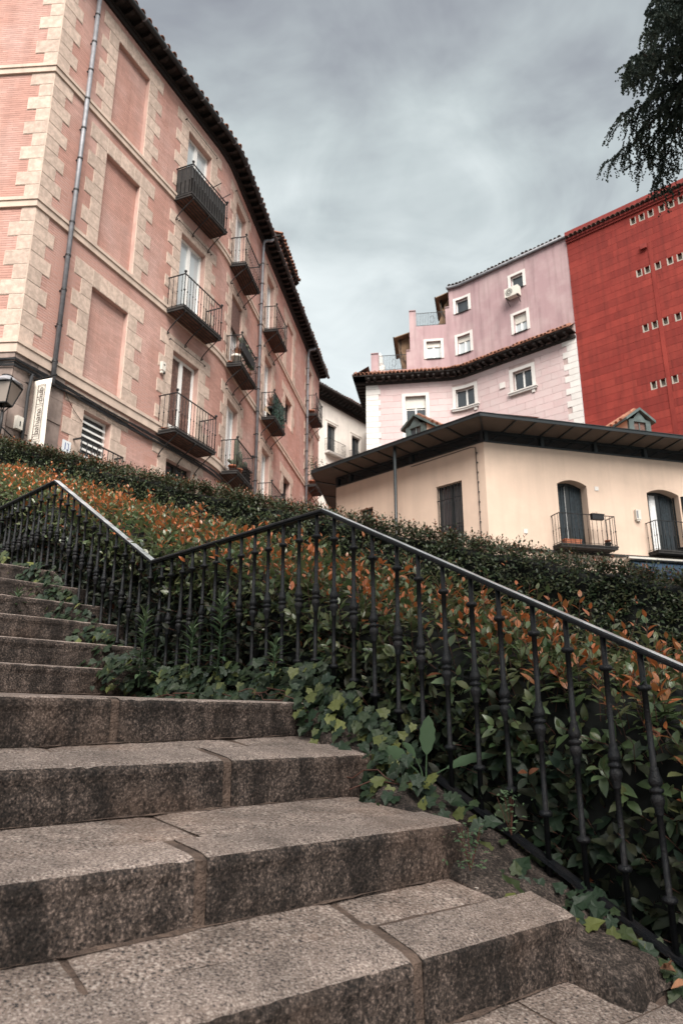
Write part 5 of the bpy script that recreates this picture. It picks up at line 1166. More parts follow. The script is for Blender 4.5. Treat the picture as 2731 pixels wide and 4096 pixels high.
# ------------------------------------------------------------------ leaves
def leaf_tpl(n=4, w=0.24, fold=0.10, droop=0.10, shape='lance'):
    """leaf along +x, length 1, face up +z; n stations"""
    V = []; 
    for i in range(n + 1):
        t = i / n; hw = w * (math.sin(math.pi * t ** 0.85) ** 0.8 if 0 < t < 1 else 0.0); z = -droop * t * t * 1.2 + 0.02 * math.sin(t * 3)
        V.append((t, 0, z)) if hw == 0 else V.extend([(t, hw, z + fold * hw * 2), (t, 0, z), (t, -hw, z + fold * hw * 2)])
    F = []; 
    # first fan, strips, last fan -> all triangles
    for i in range(n):
        a = 0 if i == 0 else 1 + (i - 1) * 3; b = 1 + i * 3
        if i == 0: F += [(0, 2, 1), (0, 3, 2)] if n > 1 else []
        elif i == n - 1: F += [(a, a + 1, b), (a + 1, a + 2, b)]
        else: F += [(a, a + 1, b + 1), (a, b + 1, b), (a + 1, a + 2, b + 2), (a + 1, b + 2, b + 1)]
    return np.array(V, float), np.array(F)
def ivy_tpl():
    pts = [(0, 0), (-0.13, 0.2), (-0.06, 0.42), (0.18, 0.35), (0.36, 0.47), (0.62, 0.25), (1.0, 0.0)]
    V = [(0.3, 0, -0.035)]; out = [(x, y) for x, y in pts] + [(x, -y) for x, y in pts[-2:0:-1]]
    for x, y in out: V.append((x, y, -0.20 * (x - .3) ** 2 - 0.35 * y * y + 0.16 * abs(y)))
    k = len(out); F = []
    for j in range(k): F.append((0, 1 + j, 1 + (j + 1) % k))
    return np.array(V, float), np.array(F)
TPL = dict(photinia=[leaf_tpl(4, 0.235, 0.12, d) for d in (0.04, 0.14, 0.26)], privet=[leaf_tpl(3, 0.25, 0.1, 0.1), leaf_tpl(3, 0.22, 0.14, 0.2)],
           ivy=[ivy_tpl()], weed=[leaf_tpl(4, 0.11, 0.1, 0.35), leaf_tpl(4, 0.09, 0.1, 0.15)])
class Leaves:
    def __init__(s): s.p = []; s.r = []; s.t = []; s.s = []
    def add(s, p, d, up, size, tint):
        d = d / (np.linalg.norm(d) + 1e-9); y = np.cross(up, d); y = y / (np.linalg.norm(y) + 1e-9); z = np.cross(d, y)
        s.p.append(p); s.r.append(np.stack([d, y, z], 1)); s.s.append(size); s.t.append(tint)
    def bake(s, name, kind, matn, parent, n_single=300, prefer=None, smooth=True):
        P_ = np.array(s.p); R_ = np.array(s.r); S_ = np.array(s.s); T_ = np.clip(np.array(s.t), 0, 1); tpls = TPL[kind]; N = len(P_)
        Y = P_[:, 1] * 0.9603 + P_[:, 2] * 0.279; uu = P_[:, 0] / np.maximum(Y, .1); vv = (-P_[:, 1] * 0.279 + P_[:, 2] * 0.9603) / np.maximum(Y, .1)
        vis = (Y > 0.5) & (np.abs(uu) < 0.47) & (np.abs(vv) < 0.71)
        score = S_ / np.maximum(Y, .3) * np.where(vis, 1, 0) * (1 if prefer is None else prefer(P_, R_))
        single = np.argsort(-score)[:n_single]; sm = np.zeros(N, bool); sm[single] = True
        which = rg.integers(0, len(tpls), N)
        Vs = []; Fs = []; As = []; off = 0
        for k, (tv, tf) in enumerate(tpls):
            i = np.where((which == k) & ~sm)[0]
            if not len(i): continue
            V = np.einsum('nij,vj->nvi', R_[i], tv) * S_[i][:, None, None] + P_[i][:, None, :]
            F = (np.arange(len(i)) * len(tv))[:, None, None] + tf[None] + off; off += len(i) * len(tv)
            Vs.append(V.reshape(-1, 3)); Fs.append(F.reshape(-1, 3)); As.append(np.repeat(T_[i], len(tv)))
        o = link(name, mesh_np(name, np.concatenate(Vs), np.concatenate(Fs), M[matn], smooth, np.concatenate(As)), parent); o['kind'] = 'stuff'
        cache = {}
        for i in single:
            k = (int(which[i]), int(round(T_[i] * 5)))
            if k not in cache: tv, tf = tpls[k[0]]; cache[k] = mesh_np('leaf', tv, tf, M[matn], smooth, np.full(len(tv), k[1] / 5))
            q = link('leaf', cache[k], parent); A = R_[i] * S_[i]; p = P_[i]
            q.matrix_basis = Matrix(((*A[0], p[0]), (*A[1], p[1]), (*A[2], p[2]), (0, 0, 0, 1)))
        return o
def unit(a): return a / (np.linalg.norm(a) + 1e-9)
def shoot(LV, stems, p, ax, ln, n, big, red, spread=1.0, stem=True, top_only=False):
    ax = unit(ax); ref = unit(np.cross(ax, (0.3, 0.5, 0.1))); r2 = np.cross(ax, ref); ph = rnd.uniform(0, 6.28)
    bend = np.array((rnd.gauss(0, .08), rnd.gauss(0, .08), 0.06))
    if stem: stems.append((p - ax * 0.03, p + ax * ln + bend * ln))
    for i in range(n):
        t = (i + 0.6) / n; q = p + ax * ln * t + bend * ln * t * t; a = ph + i * 2.4 + rnd.uniform(-.4, .4)
        out = ref * math.cos(a) + r2 * math.sin(a); el = (0.25 + 0.95 * t ** 1.5) / spread; d = out * math.cos(el) + ax * math.sin(el)
        sz = big * (1.0 - 0.55 * t ** 2) * rnd.uniform(0.78, 1.15)
        tint = rnd.uniform(.65, 1.05) if t > 0.5 and rnd.random() < red * (0.55 + 0.6 * t) * 0.75 else rnd.uniform(0, .10)
        LV.add(q + d * 0.006, d, ax * 0.8 + out * -0.25 + np.array((0, 0, 0.5)), sz, tint)
def stem_mesh(name, stems, parent, r=0.0016, m='stem'):
    A = np.array([a for a, b in stems]); B_ = np.array([b for a, b in stems]); d = B_ - A; d /= np.linalg.norm(d, axis=1)[:, None] + 1e-9
    x = np.cross(d, (0.31, 0.2, 0.9)); x /= np.linalg.norm(x, axis=1)[:, None]; y = np.cross(d, x); V = []
    for c in (A, B_):
        for k in range(3): t = k * 2.094; V.append(c + (x * math.cos(t) + y * math.sin(t)) * r)
    V = np.stack(V, 1).reshape(-1, 3); b = (np.arange(len(A)) * 6)[:, None]
    F = np.concatenate([b + np.array((k, (k + 1) % 3, 3 + (k + 1) % 3, 3 + k)) for k in range(3)], 0)
    o = link(name, mesh_np(name, V, F, M[m]), parent); o['kind'] = 'stuff'; return o

def front_hedge():
    H = root('photinia_hedge', 'low front hedge with large glossy leaves and orange-red shoot tips behind the iron railing', 'hedge', QP.P(1.5, base(1.5), 0.5))
    LV = Leaves(); LO = Leaves(); stems = []; W = 0.98
    ws0, ws1 = -2.0, 9.0
    def top(s, w): return 0.25 + 0.36 * s + 0.235 * w - 0.10 * max(0, (0.22 - w) / 0.22) ** 2 - (0.12 if s > 8.3 else 0)
    def q(s, w, z): return QP.P(s, z, w)
    # solid core, near-black for the shade among the inner twigs
    V = []; ns, nw = 80, 6; prof = [(0.14, -0.95), (0.13, -0.45), (0.17, -0.17), (0.4, -0.10), (W - 0.2, -0.10), (W - 0.08, -0.25), (W - 0.08, -0.9)]
    for i in range(ns + 1):
        s = ws0 + (ws1 - ws0) * i / ns
        for w, dz in prof: p = q(s, w, top(s, w) + dz); V.append(p + np.array((nz(p, 4), nz(p + 3, 4), nz(p + 7, 4))) * 0.06)
    n = len(prof); mb = MB().add(V, [(i * n + j, (i + 1) * n + j, (i + 1) * n + j + 1, i * n + j + 1) for i in range(ns) for j in range(n - 1)] + [tuple(range(n)), tuple(range(ns * n, (ns + 1) * n))[::-1]]); mb.build('twig_shade_core', M['twigshade'], H)
    up = np.array((0, 0, 1.0))
    # shoots on the clipped top
    area = 0
    N = 1900
    for k in range(N):
        s = ws0 + (ws1 - ws0) * rnd.random() ** 0.85; w = 0.08 + (W - 0.08) * rnd.random()
        d, nn = QP.frame(s); tall = rnd.random() < 0.11
        ln = rnd.uniform(0.13, 0.20) * (1.6 if tall else 1); z = top(s, w) - 0.12 + rnd.gauss(0, 0.022) + (0.02 if tall else 0)
        out = -nn * (0.55 * max(0, (0.3 - w) / 0.3)) + np.array((rnd.gauss(0, .22), rnd.gauss(0, .22), 0))
        red = rnd.choice((0.8, 1.0, 1.1, 0.6, 0.3, 0.1, 0.5)) * (0.45 + 0.55 * min(1, w / 0.45))
        shoot(LV, stems, q(s, w, z), up + out, ln, rnd.randint(6, 8), rnd.uniform(0.078, 0.10), red)
    # front face: leaves looking out through the balusters
    for k in range(5600):
        s = ws0 + (ws1 - ws0) * rnd.random() ** 0.85; d, nn = QP.frame(s); f = rnd.random() ** 0.9; z = top(s, 0.1) - 0.10 - 0.98 * f
        w = 0.13 + rnd.gauss(0.03, 0.04) + 0.05 * f; ln = rnd.uniform(0.07, 0.14)
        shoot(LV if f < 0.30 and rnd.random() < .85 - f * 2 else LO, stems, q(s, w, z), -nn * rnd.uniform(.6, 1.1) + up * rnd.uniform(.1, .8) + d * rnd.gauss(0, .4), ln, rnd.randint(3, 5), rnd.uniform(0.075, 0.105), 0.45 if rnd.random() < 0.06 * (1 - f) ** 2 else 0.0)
    # back face
    for k in range(900):
        s = ws0 + (ws1 - ws0) * rnd.random(); d, nn = QP.frame(s); z = top(s, W) - 0.08 - 0.75 * rnd.random()
        shoot(LV, stems, q(s, W - 0.04 + rnd.gauss(0, .03), z), nn + up * rnd.uniform(.1, .8), 0.12, 5, 0.07, 0.1)
    # a few long shoots that escape the clipping
    for s, w in ((0.02, 0.55), (0.30, 0.8), (-0.18, 0.7), (-0.40, 0.85), (-0.5, 0.6), (0.9, 0.7), (1.9, 0.8), (2.6, 0.85), (3.6, 0.9), (2.2, 0.9), (-0.02, 0.9)):
        shoot(LV, stems, q(s, w, top(s, w) + 0.0), up + np.array((rnd.gauss(0, .1), rnd.gauss(0, .1), 0)), 0.17, 6, 0.085, 1.2)
    stem_mesh('stem', stems, H)
    LV.bake('foliage', 'photinia', 'photinia', H, 200); LO.bake('shaded_foliage', 'photinia', 'photinia_shaded', H, 100)
front_hedge()

def back_hedge():
    H = root('clipped_hedge', 'taller clipped dark green back hedge with reddish tips below the buildings', 'hedge', (*(HA + HD * 5), hz(5) - 1))
    LV = Leaves(); stems = []; T0, T1 = -1.6, 12.6; D = 1.0
    def q(t, h, z): p = HA + HD * t + HN * h; return np.array((p[0], p[1], z))
    V = []; ns = 90; prof = [(0.42, -1.05), (0.40, -0.5), (0.36, -0.18), (0.15, -0.09), (-0.4, -0.09), (-0.5, -0.2), (-0.5, -1.0)]
    for i in range(ns + 1):
        t = T0 + (T1 - T0) * i / ns
        for h, dz in prof: p = q(t, h, hz(t) + dz); V.append(p + np.array((nz(p, 3), nz(p + 3, 3), nz(p + 7, 3))) * 0.07)
    n = len(prof); MB().add(V, [(i * n + j, (i + 1) * n + j, (i + 1) * n + j + 1, i * n + j + 1) for i in range(ns) for j in range(n - 1)] + [tuple(range(n)), tuple(range(ns * n, (ns + 1) * n))[::-1]]).build('twig_shade_core', M['twigshade'], H)
    up = np.array((0, 0, 1.0)); hn = np.array((*HN, 0)); hd = np.array((*HD, 0))
    for k in range(4200):
        t = T0 + (T1 - T0) * rnd.random(); h = 0.46 - 0.95 * rnd.random() ** 1.5; f = 1 - t / 11
        shoot(LV, stems, q(t, h, hz(t) - 0.10 + rnd.gauss(0, .025)), up + hn * (.5 * max(0, h - .2) / .26) + np.array((rnd.gauss(0, .25), rnd.gauss(0, .25), 0)), rnd.uniform(.09, .15) * (1.35 if rnd.random() < .07 else 1), rnd.randint(5, 7), rnd.uniform(.05, .072), rnd.choice((.1, .4, .7, .5, .0)) * (.5 + .4 * f))
    for k in range(8500):
        t = T0 + (T1 - T0) * rnd.random(); f = rnd.random(); z = hz(t) - 0.06 - 1.0 * f
        shoot(LV, stems, q(t, 0.40 + rnd.gauss(.02, .03) + 0.04 * math.sin(t * 2.3 + f * 4), z), hn * rnd.uniform(.7, 1.1) + up * rnd.uniform(.2, .9) + hd * rnd.gauss(0, .4), rnd.uniform(.05, .10), rnd.randint(3, 5), rnd.uniform(.048, .066), .35 * (rnd.random() < .06) * (1 - f), stem=False)
    stem_mesh('stem', stems, H, 0.0014)
    LV.bake('foliage', 'privet', 'privet', H)
back_hedge()

def ivy():
    I = root('ivy', 'lobed dark green ivy creeping over the kerb stones at the foot of the railing', 'ivy', QP.P(0.6, base(0.6), -0.1))
    LV = Leaves(); runs = []; up = np.array((0, 0, 1.0))
    def patch(s0, s1, w0, w1, z0, z1, n, size, yellow=0.15, top=None):
        for k in range(n):
            s = rnd.uniform(s0, s1); f = rnd.random(); w = w0 + (w1 - w0) * f; d, nn = QP.frame(s)
            zz = base(s) - 0.05 + z0 + (z1 - z0) * (f if top is None else rnd.random() * top(f, (s - s0) / (s1 - s0)))
            p = QP.P(s, zz + rnd.gauss(0, .012), w + rnd.gauss(0, .02))
            face = unit(-nn * rnd.uniform(.3, 1.1) + up * rnd.uniform(.4, 1.1) + d * rnd.gauss(0, .35) + np.array((0.1, -0.35, 0)))
            a = rnd.uniform(0, 6.28); t = unit(np.cross(face, (math.cos(a), math.sin(a), 0.3))); t = unit(t + np.array((0, 0, -0.45)) - nn * .2)
            LV.add(p, t, face, size * rnd.uniform(.6, 1.25), (rnd.random() < yellow) * rnd.uniform(.3, .9) + rnd.uniform(0, .12))
    def arch(f, t): return 0.25 + 0.75 * math.sin(math.pi * min(1, max(0, f)))
    patch(-0.15, 0.40, -0.36, -0.02, -.10, 0.14, 190, 0.058, .18, arch)
    patch(0.3, 1.05, -0.24, 0.02, -.08, 0.24, 430, 0.058, .18, arch)
    patch(0.95, 1.5, -0.14, 0.03, -.03, 0.20, 320, 0.056, .2, arch)
    patch(1.4, 2.9, -0.24, 0.04, -.03, 0.24, 850, 0.056, .12, arch)
    patch(2.5, 4.5, -0.47, 0.02, 0.10, 0.36, 1100, 0.058, .10, arch)
    patch(4.6, 5.6, -0.6, -0.1, 0.05, 0.34, 190, 0.075, .3, arch)
    patch(5.3, 7.0, -0.5, 0.0, 0.0, 0.2, 120, 0.08, .1, arch)
    patch(-0.35, -0.18, -0.34, -0.12, -.03, 0.02, 10, 0.075, .3)
    patch(-0.62, -0.38, -0.26, -0.04, -.06, 0.06, 36, 0.062, .2)
    patch(-0.95, -0.62, -0.16, 0.04, -.04, 0.07, 55, 0.066, .12)
    patch(-1.6, -0.95, -0.05, 0.10, -.05, 0.08, 16, 0.09, .05)
    patch(-0.5, 1.0, 0.05, 0.16, 0.0, 0.5, 60, 0.085, .03)
    m = MB()
    for k in range(34):
        s = rnd.uniform(-.5, 4.2); w = rnd.uniform(-.3, 0); pts = []
        for j in range(6): pts.append(QP.P(s + j * 0.05 + rnd.gauss(0, .02), base(s) - 0.03 + rnd.uniform(0, .05), w - j * .03 * rnd.random()))
        m.tube(pts, 0.0028, 4)
    o = m.build('ivy_runner', M['stem'], I); o['kind'] = 'stuff'
    LV.bake('ivy_foliage', 'ivy', 'ivy', I, smooth=False)
    # weeds with narrow toothed leaves among the ivy
    for i, (s, w, h, lab) in enumerate(((2.55, -0.22, 0.50, 'tall weed with narrow pointed leaves in the ivy, nearest the upper steps'), (2.05, -0.16, 0.36, 'bushy mid-height weed with pointed leaves in front of the level railing'), (1.80, -0.12, 0.52, 'tall slender weed with pointed leaves right of the bushy weed'), (1.22, -0.16, 0.20, 'short star-shaped weed with pointed leaves behind the landing edge'), (3.75, -0.62, 0.22, 'small pale weed by the boulder beside the upper steps'))):
        p0 = QP.P(s, base(s) + 0.06, w); T = root('weed', lab, 'weed', p0, 'pointed weeds among the ivy'); L2 = Leaves(); st = MB()
        st.tube([p0, p0 + np.array((.01, 0, h * .5)), p0 + np.array((0.015, .01, h))], [0.006, .005, .003], 5); st.build('stalk', M['weed'], T)
        n = int(h * 90) + 8
        for k in range(n):
            t = 0.12 + 0.88 * k / n; a = k * 2.4; out = np.array((math.cos(a), math.sin(a), 0)); el = 0.15 + 1.0 * t ** 2; d = out * math.cos(el) + up * math.sin(el)
            L2.add(p0 + np.array((.012 * t, .005 * t, h * t)), d, up, 0.165 * (1.1 - .55 * t) * rnd.uniform(.8, 1.15) * (0.75 + .5 * h), rnd.uniform(0, .35) + .3 * (t > .85))
        L2.bake('weed_leaves', 'weed', 'weed', T, n_single=0)
    # broad-leaved weed at the railing foot
    p0 = np.array(QP.P(0.26, base(0.26) - 0.02, -0.06)); T = root('broad_weed', 'broad-leaved weed with two upright toothed leaves at the railing foot', 'weed', p0); g = []
    for (ax, az, ln, wd, tw) in ((-0.85, 0.62, 0.19, 0.17, .2), (0.08, 1.0, 0.23, 0.14, -.5), (0.95, 0.42, 0.26, 0.075, .3), (-0.3, 0.5, 0.14, 0.1, .4)):
        d = unit(np.array((ax * .8, -0.25 * abs(ax), az))); y = unit(np.cross(d, (0.2 * tw, -1, 0.3))); z = np.cross(d, y); V = []; n = 9; a0 = p0 + d * 0.10
        for k in range(n + 1):
            t = k / n; hw = wd * ln * (math.sin(math.pi * t ** .8) ** .8 if 0 < t < 1 else 0.02) * (1 + .16 * (k % 2)); c = a0 + d * ln * t - np.array((0, 0, .06 * t * t))
            V += [c + y * hw + z * hw * .25, c, c - y * hw + z * hw * .25]
        mb = MB().add(V, [(3 * k + j, 3 * k + 3 + j, 3 * k + 4 + j, 3 * k + 1 + j) for k in range(n) for j in (0, 1)]); mb.build('leaf', M['weed'], T, True)
        st = MB(); st.tube([p0 - (0, 0, .05), p0 + d * .05, a0], [.006, .004, .003], 5); st.build('leaf_stalk', M['weed'], T)
    # tiny-leaved herbs growing from the kerb joints
    for (x, y, z, lab, n) in ((0.445, 2.72, -0.40, 'small herb with tiny round leaves in the corner right of the third riser', 90), (0.66, 3.02, -0.33, 'tiny-leaved herb behind the bottom rail of the railing', 70), (-0.05, 3.86, 0.16, 'tiny sprig of herb standing in the ivy at the landing corner', 40)):
        T = root('herb', lab, 'herb', (x, y, z), 'tiny herbs between the stones'); L2 = Leaves()
        for k in range(n):
            a = rnd.uniform(0, 6.28); r_ = abs(rnd.gauss(0, .045)); p = np.array((x + math.cos(a) * r_, y + math.sin(a) * r_ * .6, z + rnd.uniform(-.09, .06)))
            L2.add(p, np.array((rnd.gauss(0, 1), rnd.gauss(-.4, 1), rnd.gauss(.2, .5))), np.array((rnd.gauss(0, .4), -.5, .8)), rnd.uniform(.012, .024), rnd.uniform(.0, .3))
        L2.bake('herb_leaves', 'privet', 'weed', T, n_single=0); st = MB()
        for k in range(5): st.tube([(x, y, z - .1), (x + rnd.gauss(0, .03), y + rnd.gauss(0, .02), z + .04)], .0015, 4)
        st.build('herb_stem', M['stem'], T)
ivy()

def litter():
    # dry leaves caught along the kerb and the foot of the rail
    for k in range(16):
        s = rnd.uniform(-1.0, -0.68) if k < 12 else rnd.uniform(-1.3, -0.9); w = rnd.uniform(-.12, .0)
        p = QP.P(s, base(s) - 0.03 + rnd.uniform(0, .015), w); sz = rnd.uniform(.03, .055)
        tv, tf = leaf_tpl(4, 0.36, 0.5, rnd.uniform(-.3, .5)); a = rnd.uniform(0, 6.28); d = np.array((math.cos(a), math.sin(a), rnd.gauss(0, .35))); d = unit(d); y = unit(np.cross((rnd.gauss(0, .4), -.3, 1), d)); z = np.cross(d, y)
        V = tv @ np.stack([d, y, z], 0) * sz + np.array([[nz(q * 9 + k, 1.0) * .006 for _ in range(3)] for q in tv])
        o = link('fallen_leaf', mesh_np('fallen_leaf', V, tf, M['deadleaf'], False)); o.location = p; tag(o, 'curled brown dry leaf lying on the kerb under the railing at lower right', 'leaf', 'dry leaves along the kerb')
    c = np.array((0.44, 2.755, -0.558)); d = unit(np.array((0.9, -0.42, -0.05))); Bt = root('cigarette_butt', 'orange cigarette butt lying on the tread by the kerb', 'cigarette butt', c)
    MB().tube([c, c + d * 0.024], 0.0042, 7).build('filter', M['butt'], Bt); MB().tube([c + d * 0.024, c + d * 0.033, c + d * .037], [.0042, .0038, .003], 7).build('stub', M['ash'], Bt)
litter()
# ------------------------------------------------------------------ cedar at the upper right
def cedar(T, z_lo, z_hi, prof, nl, lab, seed, dens=1.0, name='cedar_tree'):
    r_ = random.Random(seed); X, Y = T; zg = Hgt(X, Y)
    C = root(name, lab, 'tree', (X, Y, zg)); m = MB()
    m.tube([(X, Y, zg - .3), (X + .02, Y, zg + 3), (X - .05, Y + .05, z_lo), (X, Y, (z_lo + z_hi) / 2), (X + .03, Y, z_hi)], [.42, .34, .26, .15, .03], 10)
    for k in range(5): a = k * 1.26; m.tube([(X + .3 * math.cos(a), Y + .3 * math.sin(a), zg + .5), (X + .75 * math.cos(a), Y + .75 * math.sin(a), zg - .15)], [.16, .05], 6)
    m.build('trunk', M['bark'], C, True)
    tufts = []; tax = []
    for k in range(nl):
        f = (k + .5) / nl; zt = z_lo + 0.4 + (z_hi - z_lo) * f ** 0.9; L = np.interp(zt, prof[0], prof[1]) * r_.uniform(.82, 1.04); az = k * 2.39996 + r_.uniform(-.2, .2)
        if k < 9: az = math.pi + (k - 4) * 0.34 + r_.uniform(-.1, .1)
        if k >= 9 and k % 5 == 0: az = math.pi + r_.uniform(-.7, .7)
        d = np.array((math.cos(az), math.sin(az), 0)); sd = np.array((-d[1], d[0], 0)); pts = []; n = 9
        for i in range(n + 1):
            t = i / n; pts.append(np.array((X, Y, zt)) + d * L * t + np.array((0, 0, 0.35 * L * t * .6 - 0.62 * L * t * t * .75)) + sd * 0.12 * L * math.sin(t * 3 + k))
        bm = MB(); bm.tube(pts, [0.06 * (1 - t / n) * (.4 + L / 5) + .008 for t in range(n + 1)], 5); bm.build('branch', M['bark'], C, True)
        nb = int(32 * L / 3 * dens) + 5
        for b in range(nb):
            t = 0.16 + 0.84 * (b + r_.random()) / nb; i = min(n - 1, int(t * n)); p = pts[i] + (pts[i + 1] - pts[i]) * (t * n - i)
            sg = 1 if b % 2 else -1; spread = (1 - .45 * t) * L * .34 * r_.uniform(.3, 1.1); hang = r_.uniform(.3, 1.0) * (.45 + .16 * L)
            dd = sd * sg * r_.uniform(.4, 1) + d * r_.uniform(.1, .9); q = []; ms = 8
            for j in range(ms + 1):
                u = j / ms; q.append(p + dd * spread * (u ** .7) + np.array((0, 0, .06 * spread * u - hang * u ** 1.8)))
            nt = int(52 * dens * hang) + 8
            for j in range(nt):
                u = (j + r_.random()) / nt; a = min(ms - 1, int(u * ms)); c = q[a] + (q[a + 1] - q[a]) * (u * ms - a); ax = unit(q[a + 1] - q[a])
                for _ in range(2):
                    tufts.append(c + np.array((r_.gauss(0, .018), r_.gauss(0, .018), r_.gauss(0, .012)))); tax.append(unit(ax * .5 + np.array((r_.gauss(0, .8), r_.gauss(0, .8), r_.gauss(-.1, .6)))))
            # side twigs on the longer hanging shoots
            if hang > .6:
                for _ in range(3):
                    u = r_.uniform(.3, .8); a = int(u * ms); c0 = q[a]; d2 = np.array((r_.gauss(0, 1), r_.gauss(0, 1), -.9)); d2 = unit(d2)
                    for j in range(int(12 * dens) + 3): tufts.append(c0 + d2 * .3 * j / 12 + np.array((r_.gauss(0, .015), r_.gauss(0, .015), -.1 * (j / 12) ** 2))); tax.append(unit(d2 * .4 + np.array((r_.gauss(0, .8), r_.gauss(0, .8), r_.gauss(0, .6)))))
    P_ = np.array(tufts); A = np.array(tax); N = len(P_); g = np.random.default_rng(seed); S = g.uniform(.022, .046, N)[:, None] / dens
    x = np.cross(A, g.normal(size=(N, 3))); x /= np.linalg.norm(x, axis=1)[:, None]; y = np.cross(A, x)
    V = np.stack([P_ - A * S * .35, P_ + A * S + x * S * .1, P_ + x * S * .75 + A * S * .5, P_ - x * S * .7 + A * S * .4, P_ + y * S * .75 + A * S * .45, P_ - y * S * .7 + A * S * .5], 1).reshape(-1, 3)
    b = (np.arange(N) * 6)[:, None]; F = np.concatenate([b + np.array(f) for f in ((0, 2, 1), (0, 1, 3), (0, 4, 1), (0, 1, 5))], 0)
    o = link('foliage', mesh_np('foliage', V, F, M['needle']), C); o['kind'] = 'stuff'
cedar((10.0, 14.0), 15.1, 22.1, ([15, 15.8, 17, 18.2, 19.4, 20.6, 22], [3.1, 3.4, 3.0, 2.4, 1.6, .8, .3]), 58, 'dark cedar with drooping needle sprays at the top right', 5)

cedar((4.4, -1.9), 6.6, 14.5, ([6, 7, 9, 11, 13, 14.5], [4.8, 5.5, 5.0, 3.4, 1.8, .4]), 52, 'unseen shade cedar added behind the viewer at the right of the stairs', 9, 0.55, 'added_shade_cedar')  # unseen tree added to darken the stairs and the near hedge
cedar((-2.4, -6.8), 4.5, 14.0, ([4, 6, 8, 10, 12, 14], [3.6, 4.6, 4.6, 3.8, 2.2, .4]), 44, 'unseen shade cedar added behind the viewer at the left of the stairs', 12, 0.5, 'added_shade_cedar')  # second unseen tree, added to keep sun off the foreground

# ------------------------------------------------------------------ things standing on the balconies
def pot_mesh(p, r, h, m, parent):
    MB().lathe([(r * .68, 0), (r * .92, h * .78), (r, h * .78), (r * 1.04, h), (r * .9, h), (r * .86, h * .85)], p, 10).build('pot', M[m], parent, True)
def blades(p, n, ln, m, parent, spread=.6, name='plant', w=.012):
    V = []; F = []
    for k in range(n):
        a = rnd.uniform(0, 6.28); e = rnd.uniform(.15, spread); d = np.array((math.cos(a) * math.sin(e), math.sin(a) * math.sin(e), math.cos(e))); s = np.array((-math.sin(a), math.cos(a), 0)); l = ln * rnd.uniform(.6, 1.1); b = len(V)
        V += [p + s * w, p - s * w, p + d * l * .6 - s * w, p + d * l * .6 + s * w, p + d * l + np.array((d[0], d[1], -.4)) * l * .25]; F += [(b, b + 1, b + 2, b + 3), (b + 3, b + 2, b + 4)]
    MB().add(V, F).build(name, M[m], parent)
def bush(p, r, n, m, parent, ls=.05, tint=.1, squash=1.0, name='plant'):
    L2 = Leaves()
    for k in range(n):
        v = unit(np.array((rnd.gauss(0, 1), rnd.gauss(0, 1), rnd.gauss(0, 1)))) * r * rnd.random() ** .4; v[2] *= squash; L2.add(p + v, unit(v + np.array((rnd.gauss(0, .4) * r, rnd.gauss(0, .4) * r, .1 * r))), np.array((rnd.gauss(0, .4), rnd.gauss(0, .4), 1)), ls * rnd.uniform(.6, 1.2), tint * rnd.random() * 2)
    L2.bake(name, 'privet', m, parent, n_single=0)
def cactus(p, h, r, parent, arms=0):
    m = MB(); pr = []
    for k in range(7): t = k / 6; pr.append((r * (.75 + .35 * math.sin(math.pi * min(1, t * .9))) * (1 if k < 6 else .4), h * t))
    m.lathe(pr, p, 8)
    for k in range(arms):
        a = rnd.uniform(0, 6.28); q = p + np.array((0, 0, h * rnd.uniform(.35, .7))); d = np.array((math.cos(a), math.sin(a), 0)); m.tube([q, q + d * r * 1.6, q + d * r * 2.0 + (0, 0, h * .25)], r * .6, 7)
    m.build('cactus', M['cactus'], parent, True)
